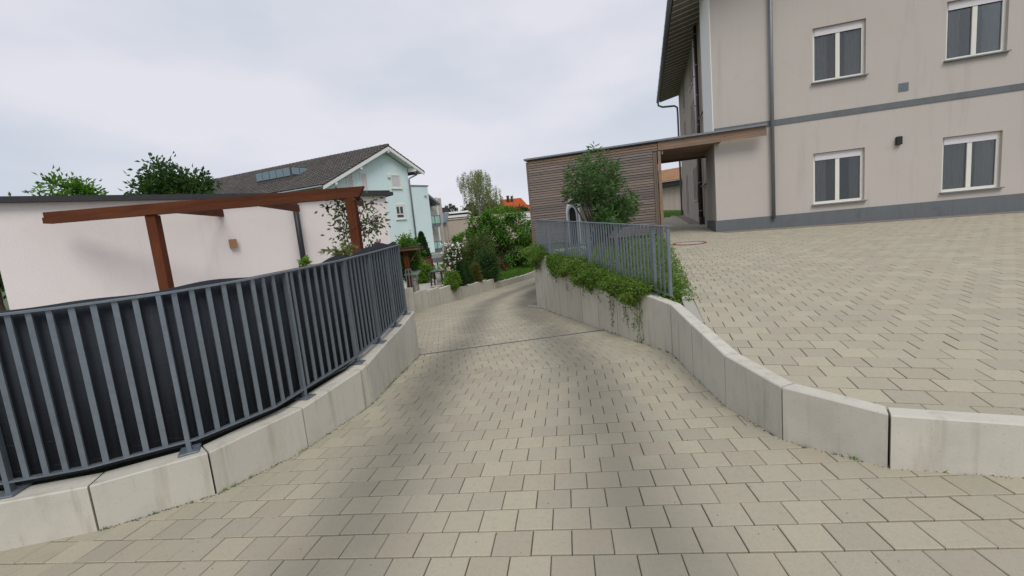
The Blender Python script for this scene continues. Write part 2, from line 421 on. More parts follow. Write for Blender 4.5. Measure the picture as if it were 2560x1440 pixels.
def glass_dark():
    m, nt, b = newmat('window_glass')
    b.inputs['Base Color'].default_value = (0.018, 0.022, 0.026, 1); b.inputs['Roughness'].default_value = 0.08; b.inputs['Specular IOR Level'].default_value = 0.7
    return m
M['glass'] = glass_dark()
M['slitglass'] = simple('shade_toned_slit_pane', (0.030, 0.024, 0.022), 0.55, var=0.2, spec=0.15)  # dark brown pane colour paints in the shade of the reveals
def glass_clear():
    m, nt, b = newmat('clear_window_glass')
    t = nt.nodes.new('ShaderNodeBsdfTransparent'); t.inputs[0].default_value = (.82, .85, .85, 1)
    g_ = nt.nodes.new('ShaderNodeBsdfGlossy'); g_.inputs['Roughness'].default_value = .02
    fr = nt.nodes.new('ShaderNodeFresnel'); fr.inputs[0].default_value = 1.75
    ms = nt.nodes.new('ShaderNodeMixShader'); nt.links.new(fr.outputs[0], ms.inputs[0]); nt.links.new(t.outputs[0], ms.inputs[1]); nt.links.new(g_.outputs[0], ms.inputs[2])
    nt.links.new(ms.outputs[0], nt.nodes['Material Output'].inputs[0]); return m
M['glass_clear'] = glass_clear()
M['curtain'] = simple('net_curtain', (0.42, 0.41, 0.39), .9, var=.15, scale=8)
M['curtain_tan'] = simple('tan_curtain', (0.30, 0.22, 0.15), .9, var=.2, scale=8)
M['room'] = simple('room_interior', (0.05, 0.045, 0.04), .9, var=.4, scale=3)
def glass_sheet(name, col, tr):
    m, nt, b = newmat(name)
    b.inputs['Base Color'].default_value = (*col, 1); b.inputs['Roughness'].default_value = 0.25
    b.inputs['Transmission Weight'].default_value = tr; b.inputs['IOR'].default_value = 1.1
    return m
M['glass_green'] = glass_sheet('green_balcony_glass', (0.50, 0.74, 0.66), 0.35)
M['glass_blue'] = glass_sheet('blue_skylight_glass', (0.22, 0.30, 0.34), 0.1)

def tile_mat(name, a, b_, dark):
    m, nt, b = newmat(name)
    r = rand(nt)
    c = mixcol(nt, r, a, b_)
    f = noise(nt, 0.8, 5, 0.65)
    c = mixcol(nt, mth(nt, 'MULTIPLY', ramp(nt, f, 0.45, 0.72), 0.6), c, dark)
    nt.links.new(c, b.inputs['Base Color']); b.inputs['Roughness'].default_value = 0.8; b.inputs['Specular IOR Level'].default_value = 0.25
    return m
M['tile_dark'] = tile_mat('dark_roof_tile', (0.090, 0.082, 0.078), (0.135, 0.124, 0.116), (0.076, 0.070, 0.066))
M['tile_orange'] = tile_mat('orange_roof_tile', (0.50, 0.105, 0.032), (0.40, 0.085, 0.032), (0.17, 0.06, 0.04))
M['tile_tan'] = tile_mat('tan_roof_sheet', (0.36, 0.20, 0.11), (0.33, 0.185, 0.10), (0.22, 0.13, 0.08))
M['roof_brown'] = tile_mat('brown_roof_tile', (0.10, 0.06, 0.052), (0.085, 0.052, 0.048), (0.06, 0.04, 0.04))

def leaf(name, a, b_, tip=None, trans=0.35, rough=0.5):
    m, nt, b = newmat(name)
    r = rand(nt)
    c = mixcol(nt, r, a, b_)
    f = noise(nt, 1.4, 3, 0.5)
    c = mixcol(nt, mth(nt, 'MULTIPLY', ramp(nt, f, 0.35, 0.7), 0.5), c, tip or [min(1, x * 1.35) for x in b_])
    nt.links.new(c, b.inputs['Base Color']); b.inputs['Roughness'].default_value = rough; b.inputs['Specular IOR Level'].default_value = 0.3
    tr = nt.nodes.new('ShaderNodeBsdfTranslucent'); nt.links.new(mixcol(nt, 1.0, c, (1.15, 1.35, 0.6), 'MULTIPLY'), tr.inputs[0])
    ms = nt.nodes.new('ShaderNodeMixShader'); ms.inputs[0].default_value = trans
    nt.links.new(b.outputs[0], ms.inputs[1]); nt.links.new(tr.outputs[0], ms.inputs[2])
    nt.links.new(ms.outputs[0], nt.nodes['Material Output'].inputs[0])
    return m
M['leaf_cherry'] = leaf('bright_green_leaf', (0.060, 0.140, 0.020), (0.115, 0.235, 0.034))
M['leaf_dark'] = leaf('dark_green_leaf', (0.030, 0.070, 0.022), (0.060, 0.115, 0.034))
M['leaf_olive'] = leaf('olive_leaf', (0.055, 0.092, 0.022), (0.105, 0.150, 0.040), (0.14, 0.14, 0.042))
M['leaf_thuja'] = leaf('thuja_leaf', (0.014, 0.045, 0.014), (0.030, 0.075, 0.020), trans=0.15)
M['leaf_birch'] = leaf('birch_leaf', (0.145, 0.180, 0.065), (0.235, 0.265, 0.120), trans=0.4)
M['leaf_bud'] = leaf('buddleia_leaf', (0.048, 0.120, 0.030), (0.100, 0.190, 0.062), (0.16, 0.25, 0.115))
M['leaf_cover'] = leaf('ground_cover_leaf', (0.076, 0.155, 0.024), (0.160, 0.260, 0.046), (0.195, 0.275, 0.056))
M['leaf_lime'] = leaf('lime_leaf', (0.10, 0.19, 0.025), (0.16, 0.26, 0.04))
M['leaf_clem'] = leaf('clematis_leaf', (0.045, 0.090, 0.026), (0.100, 0.155, 0.055), (0.14, 0.15, 0.08))
M['leaf_reed'] = leaf('yellow_green_leaf', (0.12, 0.155, 0.045), (0.20, 0.22, 0.08))
M['leaf_autumn'] = leaf('reddish_leaf', (0.17, 0.12, 0.035), (0.14, 0.16, 0.04))
M['grass'] = leaf('grass_blade', (0.080, 0.180, 0.024), (0.125, 0.240, 0.036), trans=0.3)
M['lawn'] = simple('lawn_soil_green', (0.055, 0.10, 0.024), 0.95, var=0.4, scale=9, bumpk=0.8, bscale=60)
M['ground'] = simple('field_ground', (0.075, 0.105, 0.045), 0.95, var=0.4, scale=0.05)

# ------------------------------------------------------------------ the ground planes
N1 = unit(np.cross(-ray(-8065, 1656), ray(1412, 607)))
if N1[2] < 0: N1 = -N1
D1 = -1.48                                        # near plane: N1.p = D1
def p1(x, y): return (D1 - N1[0] * x - N1[1] * y) / N1[2]
_hit1 = lambda x, y: ray(x, y) * D1 / N1.dot(ray(x, y))
SA, SB = _hit1(1000, 947), _hit1(1540, 900)        # seam where the paving direction turns
C2 = unit(ray(1110, 650)); N2 = unit(np.cross(SB - SA, C2)); N2 = N2 if N2[2] > 0 else -N2
D2 = N2.dot(SA)
def p2(x, y): return (D2 - N2[0] * x - N2[1] * y) / N2[2]
def upz(x, y): return min(-1.28 + 0.049 * y, -1.0105 + 0.075 * (y - 5.5))           # upper forecourt
seam_d = unit((SB - SA)[:2]); seam_n = np.array([-seam_d[1], seam_d[0]])
def side(p): return float(seam_n.dot(np.array(p[:2]) - SA[:2]))   # >0 beyond the seam
def roadz(x, y): return p2(x, y) if side((x, y)) > 0 else p1(x, y)

# wall paths (front faces, seen from the drive)
LW = [(-9.0, 1.55), (-6.0, 1.95), (-3.9, 2.3), (-2.75, 2.55), (-2.20, 2.85), (-1.89, 3.37), (-1.62, 4.40), (-1.59, 5.26), (-1.56, 5.94), (-1.54, 6.60)]
RWP = [(0.59, 10.81), (1.87, 5.10), (1.66, 3.38), (1.72, 2.75), (2.05, 2.30), (2.9, 1.95), (5.0, 1.55), (9.0, 0.9)]
ST0, ST1 = np.array([-2.9, 12.66]), np.array([1.34, 23.0])
st_d = unit(ST1 - ST0)

# base sheet to the horizon
g = MB(); S = 2500
g.add([(-S, -S, -3.6), (S, -S, -3.6), (S, S, -3.6), (-S, S, -3.6)], [(0, 1, 2, 3)])
tag(g.build('ground', M['ground']), kind='structure')

# ------------------------------------------------------------------ driveway
def clip(poly, n, d, keep_pos):
    out = []
    for i in range(len(poly)):
        a, b = poly[i], poly[(i + 1) % len(poly)]
        sa, sb = n.dot(a) - d, n.dot(b) - d
        if not keep_pos: sa, sb = -sa, -sb
        if sa >= 0: out.append(a)
        if sa * sb < 0: out.append(a + (b - a) * sa / (sa - sb))
    return out

drv = MB()
def sheet(poly, zf, dz):
    drv.add([(x, y, zf(x, y) + dz) for x, y in poly], [tuple(range(len(poly)))])
sheet([(-12, -3), (12, -3), (12, 1.0), (2.6, 2.2), (1.95, 3.3), (2.1, SB[1] - 0.1), (SB[0], SB[1]), (SA[0], SA[1]), (-1.9, SA[1] + 0.03), (-2.4, 3.3), (-3.5, 2.6), (-12, 2.0)], p1, -0.012)
sheet([(-1.9, SA[1] + 0.03), (SA[0], SA[1]), (SB[0], SB[1]), (2.1, SB[1] - 0.1), (0.9, 10.9), (9.0, 18.5), (9.0, 30), (4.2, 30), (-3.2, 12.4)], p2, -0.012)
driveway = tag(drv.build('driveway', M['joint']), kind='structure')

def in_poly(p, poly):
    x, y = p; c = False; n = len(poly)
    for i in range(n):
        x1, y1 = poly[i]; x2, y2 = poly[(i + 1) % n]
        if (y1 > y) != (y2 > y) and x < (x2 - x1) * (y - y1) / (y2 - y1) + x1: c = not c
    return c

reg_near = [(-9.0, -0.2), (9.0, -0.2), (9.0, 0.95)] + [(p[0] + 0.10, p[1] + 0.03) for p in RWP[::-1][1:]] + [(-0.1 + p[0], p[1] + 0.06) for p in LW[::-1]]
reg_far = [(-1.66, 5.0), (1.98, 5.0), (0.72, 10.81), (1.1, 11.1), (9.0, 19.2), (9.0, 27), (3.0, 27)] + [tuple(ST1 + np.array([-.1, .05])), (-3.05, 12.6), (-2.95, 12.0)]

def tiles(o, c, r, pc, pr, zf, region, keep, bounds, joint=0.0045, cuts=()):
    """stretcher-bond pavers: o = a joint crossing, c = column dir, r = row dir (2d)"""
    res = []
    for i in range(bounds[0], bounds[1]):
        for j in range(bounds[2], bounds[3]):
            base = o + c * (i * pc) + r * ((j + (0.5 if i % 2 else 0.0)) * pr)
            ctr = base + c * pc / 2 + r * pr / 2
            if abs(ctr[0]) > 1.45 * max(ctr[1], 0.4) + 1.3: continue
            if not in_poly(ctr, region): continue
            h = joint / 2
            hc = h * 2.0 * random.uniform(.7, 1.3); h = h * random.uniform(.7, 1.4)
            q = [base + c * hc + r * h, base + c * hc + r * (pr - h), base + c * (pc - hc) + r * (pr - h), base + c * (pc - hc) + r * h]
            if keep is not None:
                s = [side(p) for p in q]
                if all((t < 0.004) if keep > 0 else (t > -0.004) for t in s): continue
                if any((t < 0.004) if keep > 0 else (t > -0.004) for t in s):
                    q = clip(q, seam_n, seam_n.dot(SA[:2]) + 0.003 * keep, keep > 0)
                    if len(q) < 3: continue
                    ar = 0.5 * abs(sum(q[k][0] * q[(k + 1) % len(q)][1] - q[(k + 1) % len(q)][0] * q[k][1] for k in range(len(q))))
                    if ar < 0.001: continue
            for (a_, b_) in cuts:          # stones cut to fit along kerb and wall; keep the right hand side of a->b
                t_ = unit(b_ - a_); n_ = np.array([t_[1], -t_[0]]); al = (ctr - a_).dot(t_); L_ = np.linalg.norm(b_ - a_)
                if -0.12 < al < L_ + 0.12 and abs((ctr - a_).dot(n_)) < 0.24:
                    q = clip(q, n_, n_.dot(a_) + 0.003, True)
                    if len(q) < 3: break
            if len(q) < 3: continue
            if cuts:
                ar = 0.5 * abs(sum(q[k][0] * q[(k + 1) % len(q)][1] - q[(k + 1) % len(q)][0] * q[k][1] for k in range(len(q))))
                if ar < 0.0012: continue
            res.append((ctr, q, zf))
    return res

def paver_geo(q, zf, ctr):
    n = len(q); cz = np.mean(q, axis=0); b = 0.0035
    tilt = (random.gauss(0, 0.0010), random.gauss(0, 0.006), random.gauss(0, 0.006))
    top = lambda p: zf(p[0], p[1]) + tilt[0] + tilt[1] * (p[0] - ctr[0]) + tilt[2] * (p[1] - ctr[1])
    V = []
    for p in q: V.append((p[0], p[1], top(p) - 0.03))
    for p in q: V.append((p[0], p[1], top(p) - 0.003))
    for p in q:
        d = cz - p; d = d / np.linalg.norm(d) * b * 1.4
        V.append((p[0] + d[0], p[1] + d[1], top(p)))
    if sum(q[k][0] * q[(k + 1) % n][1] - q[(k + 1) % n][0] * q[k][1] for k in range(n)) < 0:
        order = list(range(n))[::-1]; V = [V[k * n + i] for k in range(3) for i in order]
    Fs = [tuple(range(2 * n, 3 * n))]
    for k in range(2):
        for i in range(n): Fs.append((k * n + i, k * n + (i + 1) % n, (k + 1) * n + (i + 1) % n, (k + 1) * n + i))
    return V, Fs

def seen_size(ctr, z):
    c = RW.T @ np.array([ctr[0], ctr[1], z])
    if c[2] < 0.3: return 0
    x, y = 1280 + F * c[0] / c[2], 720 + F * c[1] / c[2]
    if not (-40 < x < 2600 and -40 < y < 1480): return 0
    return 1.0 / c[2] + (10 if 740 < x < 1820 else 0)

def lay(items, parent, mat, nmax):
    items = sorted(items, key=lambda t: -seen_size(t[0], t[2](*t[0])))
    big = [t for t in items[:nmax] if seen_size(t[0], t[2](*t[0])) > 0]
    rest = items[len(big):]
    for ctr, q, zf in big:
        V, Fs = paver_geo(q, zf, ctr)
        me = bpy.data.meshes.new('paver'); me.from_pydata(V, [], Fs); me.materials.append(mat)
        link('paver', me, parent)
    V, Fs, R = [], [], []
    for ctr, q, zf in rest:
        a, f = paver_geo(q, zf, ctr); b0 = len(V); V += a; Fs += [tuple(b0 + i for i in ff) for ff in f]; R += [random.random()] * len(f)
    me = bpy.data.meshes.new('pavers'); me.from_pydata(V, [], Fs); me.materials.append(mat)
    at_ = me.attributes.new('rnd', 'FLOAT', 'FACE'); at_.data.foreach_set('value', R)
    o = link('pavers', me, parent); o['kind'] = 'stuff'

c1 = unit(ray(1412, 607)[:2]); r1 = np.array([c1[1], -c1[0]])
o1 = _hit1(1430.8, 1386.5)[:2]
c2 = unit(C2[:2]); r2 = np.array([c2[1], -c2[0]])
_hit2 = lambda x, y: ray(x, y) * D2 / N2.dot(ray(x, y))
dr0, dr1 = _hit2(1046, 888), _hit2(1510, 825)
items = tiles(o1, c1, r1, 0.187, 0.2, p1, reg_near, -1, (-12, 28, -45, 45))
far = tiles(dr0[:2], c2, r2, 0.187, 0.2, p2, reg_far, +1, (-14, 90, -30, 60))
items += far
lay(items, driveway, M['paver'], 300)

# drain channel across the drive
dd = unit((dr1 - dr0)); dn = unit(np.cross(v(0, 0, 1), dd))
dch = empty('drain_channel', dr0, 'narrow grey steel slot drain running across the drive', 'drain')
a0, a1 = dr0 - dd * 0.02, dr1 + dd * 0.1
for s_, w_ in ((-0.018, 0.010), (0.008, 0.010)):
    bx('channel_edge', M['zinc_dark'], dch, a0 + dn * s_ + v(0, 0, -0.03), a1 - a0, dn * w_, v(0, 0, 0.036))
bx('slot', M['black'], dch, a0 + dn * -0.007 + v(0, 0, -0.03), a1 - a0, dn * 0.014, v(0, 0, 0.0335))

# ------------------------------------------------------------------ concrete retaining walls made of upright elements
def offset_path(path, d):
    out = []
    for i, p in enumerate(path):
        a = np.array(path[max(i - 1, 0)]); b = np.array(path[min(i + 1, len(path) - 1)])
        t = unit(b - a); out.append(np.array(p) + d * np.array([-t[1], t[0]]))
    return out
def walk(path, s):
    path = [np.array(p, float) for p in path]
    for i in range(len(path) - 1):
        L = np.linalg.norm(path[i + 1] - path[i])
        if s <= L or i == len(path) - 2: return path[i] + (path[i + 1] - path[i]) * s / L
        s -= L
def plen(path): return sum(np.linalg.norm(np.array(path[i + 1]) - np.array(path[i])) for i in range(len(path) - 1))

def panel(name, parent, a, b, na, nb, za, zb, z0, th, mat, gap=0.006):
    """one upright concrete element from a to b (2d front corners), thickness th along inward normals"""
    a, b = np.array(a, float), np.array(b, float); t = unit(b - a)
    a = a + t * gap; b = b - t * gap
    ja, jb = random.gauss(0, 0.003), random.gauss(0, 0.003)
    a = a + na * ja; b = b + nb * jb
    c, d = b + nb * th, a + na * th
    bv = 0.008
    P = []
    for (q, z, i) in ((a, za, na), (b, zb, nb), (c, zb, -nb), (d, za, -na)): P.append((q[0], q[1], z0))
    for (q, z, i) in ((a, za, na), (b, zb, nb), (c, zb, -nb), (d, za, -na)): P.append((q[0], q[1], z - bv))
    for (q, z, i) in ((a, za, na), (b, zb, nb), (c, zb, -nb), (d, za, -na)): P.append((q[0] + i[0] * bv, q[1] + i[1] * bv, z))
    m = MB()
    fs = [(3, 2, 1, 0), (8, 9, 10, 11)] + [(4 * k + i, 4 * k + (i + 1) % 4, 4 * k + 4 + (i + 1) % 4, 4 * k + 4 + i) for k in range(2) for i in range(4)]
    ar = np.cross(np.append(b - a, 0), np.append(d - a, 0))[2]
    if ar < 0: fs = [f[::-1] for f in fs]
    m.add(P, fs)
    return m.build(name, mat, parent)

def lw_top(y): return float(np.interp(y, [1.0, 2.5, 3.44, 4.32, 4.5, 5.17, 6.0, 6.6], [-1.34, -1.32, -1.30, -1.26, -1.24, -1.20, -1.14, -1.07]))
lwall = empty('retaining_wall', (LW[5][0], LW[5][1], p1(*LW[5])), 'low pale concrete element wall under the dark screened railing', 'wall')
lw_cuts = []                 # 2d cut points along the face
lw_pts = [(-9.0, 1.55), (-7.6, 1.74), (-6.2, 1.92), (-4.9, 2.13), (-3.75, 2.33), (-2.75, 2.55), (-2.20, 2.85), (-1.85, 3.50), (-1.63, 4.33), (-1.605, 4.47), (-1.59, 5.26), (-1.56, 5.94), (-1.54, 6.60)]
for i in range(len(lw_pts) - 1):
    a, b = np.array(lw_pts[i]), np.array(lw_pts[i + 1]); t = unit(b - a)
    def nrm(k):
        k0, k1 = max(k - 1, 0), min(k + 1, len(lw_pts) - 1)
        tt = unit(np.array(lw_pts[k1]) - np.array(lw_pts[k0])); return np.array([-tt[1], tt[0]])
    panel('wall_panel', lwall, a, b, nrm(i), nrm(i + 1), lw_top(a[1]), lw_top(b[1]), min(p1(*a), p1(*b)) - 0.4, 0.19, M['concrete'])

def rw_top(p):
    x, y = p
    if y > 5.1: return -1.045 + (y - 5.1) * 0.088
    return float(np.interp(y, [0.8, 2.0, 2.75, 3.39, 4.23, 5.1], [-1.325, -1.235, -1.19, -1.145, -1.085, -1.04]))
rwall = empty('retaining_wall', (1.87, 5.1, p1(1.87, 5.1)), 'pale concrete element wall with greenery spilling over its top', 'wall')
rw_pts = [(0.59, 10.81), (0.755, 10.07), (0.92, 9.33), (1.085, 8.60), (1.25, 7.86), (1.41, 7.15), (1.56, 6.48), (1.71, 5.80), (1.87, 5.10), (1.75, 4.23), (1.66, 3.38), (1.72, 2.75), (2.05, 2.30), (2.9, 1.95), (4.0, 1.72), (5.2, 1.5), (6.6, 1.3), (8.0, 1.07)]
for i in range(len(rw_pts) - 1):
    a, b = np.array(rw_pts[i]), np.array(rw_pts[i + 1])
    def nrm(k):
        k0, k1 = max(k - 1, 0), min(k + 1, len(rw_pts) - 1)
        tt = unit(np.array(rw_pts[k1]) - np.array(rw_pts[k0])); return np.array([-tt[1], tt[0]])
    panel('wall_panel', rwall, a, b, nrm(i), nrm(i + 1), rw_top(a), rw_top(b), min(roadz(*a), roadz(*b)) - 0.5, 0.125, M['concrete'])
# the return at the far end
e0 = np.array(rw_pts[0]); rn = unit(np.array([0.976, 0.2187])); rback = np.array([0.2187, -0.976])
panel('wall_panel', rwall, e0 + rn * 0.135, e0 + rn * 1.4, np.array([0.05, -0.99]), np.array([0.05, -0.99]), rw_top(e0), rw_top(e0), -2.5, 0.125, M['concrete'])
# little kerb at the foot of the far end
kf = empty('edging_stone', (0.5, 10.75, p2(0.5, 10.7)), 'short grey edging stone at the foot of the wall end', 'kerb')
bx('stone', M['concrete_grey'], kf, (0.36, 10.86, p2(0.4, 10.7) - 0.1), (0.36, -0.62, 0.03), (0.05, 0.03, 0), (0, 0, 0.15), 0.006)

stw = empty('retaining_wall', (ST0[0], ST0[1], p2(*ST0)), 'stepped row of small concrete elements beside the garden and lawn', 'wall')
st_top = [-1.505, -1.56, -1.605, -1.78, -1.78, -1.795, -1.825, -1.865, -2.055, -2.09, -2.12, -2.14, -2.17, -2.19, -2.185, -2.18, -2.2, -2.2, -2.22, -2.25, -2.28, -2.3]
nn = np.array([-st_d[1], st_d[0]])
for k, zt in enumerate(st_top):
    a = ST0 + st_d * (0.722 * k); b = ST0 + st_d * (0.722 * (k + 1))
    panel('wall_panel', stw, a, b, nn, nn, zt - 0.008, zt + 0.008, p2(*a) - 0.6, 0.12, M['concrete'], 0.011)
a = ST0 - st_d * 0.01; b = ST0 - st_d * 0.24 + np.array([-0.10, 0.0])
panel('wall_panel', stw, b, a, nn, nn, -1.33, -1.34, -2.8, 0.14, M['concrete'], 0.002)
for k in range(5):           # the same wall goes on hidden behind the railing end
    a2 = b + (np.array([-2.3, 7.2]) - b) * k / 5; b2 = b + (np.array([-2.3, 7.2]) - b) * (k + 1) / 5
    panel('wall_panel', stw, b2, a2, nn, nn, -1.30 + .03 * k, -1.30 + .03 * k, -2.7, 0.12, M['concrete'])

# ------------------------------------------------------------------ upper forecourt, bed, terrace, garden
TH = math.radians(17.5)
U = np.array([math.cos(TH), -math.sin(TH)])        # along the timber front, to the right
W = np.array([math.sin(TH), math.cos(TH)])         # into depth, along the long facade
U3, W3, Z3 = v(U[0], U[1], 0), v(W[0], W[1], 0), v(0, 0, 1)
WA = np.array([0.86, 15.0])                         # left front corner of the timber building

fore = MB()
kerb0, kerb1 = np.array([1.92, 4.32]), np.array([2.46, 6.03])
kd = unit(kerb1 - kerb0)
outline = [(1.74, 3.4), (1.80, 2.75), (2.08, 2.36), (2.92, 2.01), (5.0, 1.56), (9.0, 0.95), (20, 0.5), (20, 14), (11.0, 32), (8.0, 32), tuple(WA + U * 0.2 + W * 2), tuple(WA + U * 0.3 + W * -0.3), (3.3, 13.0), (3.6, 10.0), tuple(kerb1), tuple(kerb0)]
fore.add([(x, y, upz(x, y) - 0.012) for x, y in outline], [tuple(range(len(outline)))])
forecourt = tag(fore.build('forecourt', M['joint']), kind='structure')
reg_up = [(1.62, 4.2), (1.6, 3.3), (1.62, 2.6), (1.95, 2.2), (2.9, 1.85), (5.0, 1.42), (9.0, 0.8), (16, 0.5), (16, 10.3), tuple(WA + U * 9 + W * .2), tuple(WA + U * 5.95 + W * .3), tuple(WA + U * 6.0 + W * 2.4), tuple(WA + U * 6.4 + W * 3.2), (11.0, 27.5), (9.4, 27.5), tuple(WA + U * 4.3 + W * 6), tuple(WA + U * 4.3), (3.65, 13.6), (3.35, 9.2), tuple(kerb1 - np.array([.15, 0])), tuple(kerb0 - np.array([.15, 0]))]
wall_back = [np.array(p) for p in ((1.87, 4.62), (1.79, 3.42), (1.845, 2.80), (2.14, 2.405), (2.95, 2.07), (4.03, 1.845), (5.22, 1.625), (6.62, 1.425), (8.0, 1.195))]
up_cuts = [(wall_back[k + 1], wall_back[k]) for k in range(len(wall_back) - 1)] + [(kerb0 - kd * .03, kerb0 + kd * 7.2)]
up_it = tiles(kerb0 + np.array([0.06, 0]), kd, np.array([kd[1], -kd[0]]), 0.187, 0.23, upz, reg_up, None, (-24, 130, -60, 75), joint=0.006, cuts=up_cuts)
lay(up_it, forecourt, M['paver_up'], 200)

# kerb stones along the bed
kb = empty('kerb', (kerb0[0], kerb0[1], upz(*kerb0)), 'flat grey kerb stones between forecourt paving and planted bed', 'kerb')
kn = np.array([-kd[1], kd[0]])
for k in range(7):
    a = kerb0 + kd * (0.92 * k - 0.02 + (0.07 if k else 0)); L = 0.91 if k else 0.98
    z = upz(*a)
    bx('kerb_stone', M['kerb'], kb, (a[0] - kn[0] * 0.0, a[1], z - 0.2), (kd[0] * L, kd[1] * L, 0.049 * L), (kn[0] * 0.13, kn[1] * 0.13, 0), (0, 0, 0.212), 0.006)

# planted bed between wall and forecourt
bed = MB()
def bedz(x, y): return -1.13 + (y - 5.1) * 0.075
bp = [(1.80, 3.75), (1.90, 4.35), (2.02, 5.15), (2.40, 5.95), (3.2, 8.6), (3.7, 13.4), tuple(WA + U * 2.5 + W * .2), tuple(WA + U * 0 + W * 0.2), (0.35, 15.2), (0.72, 10.9)]
bp = [(1.80, 3.75), (2.00, 4.60), (2.36, 5.95), (3.2, 8.6), (3.8, 13.8), (0.9, 14.9), (0.60, 14.5), (0.72, 10.9), (1.98, 5.15)]
bed.add([(x, y, min(bedz(x, y), upz(x, y) + 0.02)) for x, y in bp], [tuple(range(len(bp)))])
tag(bed.build('planting_bed', M['soil']), kind='structure')

# terrace behind the left railing
te = MB(); tp = [(-1.72, 6.6), (-1.78, 4.3), (-2.1, 3.35), (-2.9, 2.75), (-4.0, 2.48), (-9, 1.72), (-30, 0), (-30, 16), (-4.2, 13.2), (-3.2, 12.4), (-2.25, 7.2)]
te.add([(x, y, -1.22) for x, y in tp[::-1]], [tuple(range(len(tp)))])
tag(te.build('terrace', M['patio']), kind='structure')
# garden: patio by the steps, lawn beyond
pa = MB(); pp = [(-3.1, 12.6), tuple(ST0 + nn * .1), tuple(ST0 + st_d * 3.3 + nn * .1), (-4.4, 22.0), (-12, 22), (-10, 13)]
pa.add([(x, y, -1.80 - 0.004 * (y - 12)) for x, y in pp], [tuple(range(len(pp)))])
tag(pa.build('patio', M['patio']), kind='structure')
def lawnz(x, y): return -2.02 - 0.012 * (y - 18)
def lawnz2(sd, d):
    """lawn height at distance d behind the stepped wall, sd metres along it"""
    top = st_top[min(int(max(sd, 0) / 0.722), len(st_top) - 1)] - 0.035
    q = ST0 + st_d * sd + nn * d; k = min(1.0, max(0.0, (d - 0.12) / 0.9)); k = k * k * (3 - 2 * k)
    return top + (lawnz(*q) - top) * k
la = MB(); ll = [tuple(ST0 + st_d * 2.9 + nn * 1.02), tuple(ST0 + st_d * 16 + nn * 1.02), (16, 40), (16, 60), (-40, 60), (-40, 24), (-4.2, 21.5)]
la.add([(x, y, lawnz(x, y)) for x, y in ll], [tuple(range(len(ll)))])
ds = [0.06, 0.2, 0.35, 0.5, 0.65, 0.8, 1.02]
for k in range(4, 22):
    for sa_, sb_ in ((0.722 * k, 0.722 * (k + 1) - 1e-4),):
        for d0, d1 in zip(ds[:-1], ds[1:]):
            P4 = [(sa_, d0), (sb_, d0), (sb_, d1), (sa_, d1)]
            la.add([(*(ST0 + st_d * a_ + nn * d_), lawnz2(a_, d_)) for a_, d_ in P4], [(0, 1, 2, 3)])
tag(la.build('lawn', M['lawn']), kind='structure')

def blades(name, pts, h, w, mat, kind='stuff', parent=None, label=None, cat=None):
    n = len(pts); an = rng.uniform(0, 2 * np.pi, n); hh = h * rng.uniform(0.5, 1.2, n)
    dx, dy = np.cos(an) * w, np.sin(an) * w
    lean = rng.normal(0, 0.35, (n, 2)) * hh[:, None]
    V = np.zeros((n, 3, 3)); V[:, 0] = pts - np.stack([dx, dy, 0 * dx], 1); V[:, 1] = pts + np.stack([dx, dy, 0 * dx], 1)
    V[:, 2] = pts + np.concatenate([lean, hh[:, None]], 1)
    me = fast_mesh(name, V.reshape(-1, 3), np.arange(3 * n).reshape(n, 3), mat, rng.random(n))
    o = link(name, me, parent); tag(o, label, cat, None, kind); return o
px = []
while len(px) < 42000:
    s = random.uniform(4.2, 14.5); d = abs(random.gauss(0, 2.6)) + 0.14
    q = ST0 + st_d * s + nn * d
    px.append((q[0], q[1], lawnz2(s, d)))
blades('grass', np.array(px), 0.12, 0.012, M['grass'], label='green lawn grass above the stepped concrete wall', cat='grass')

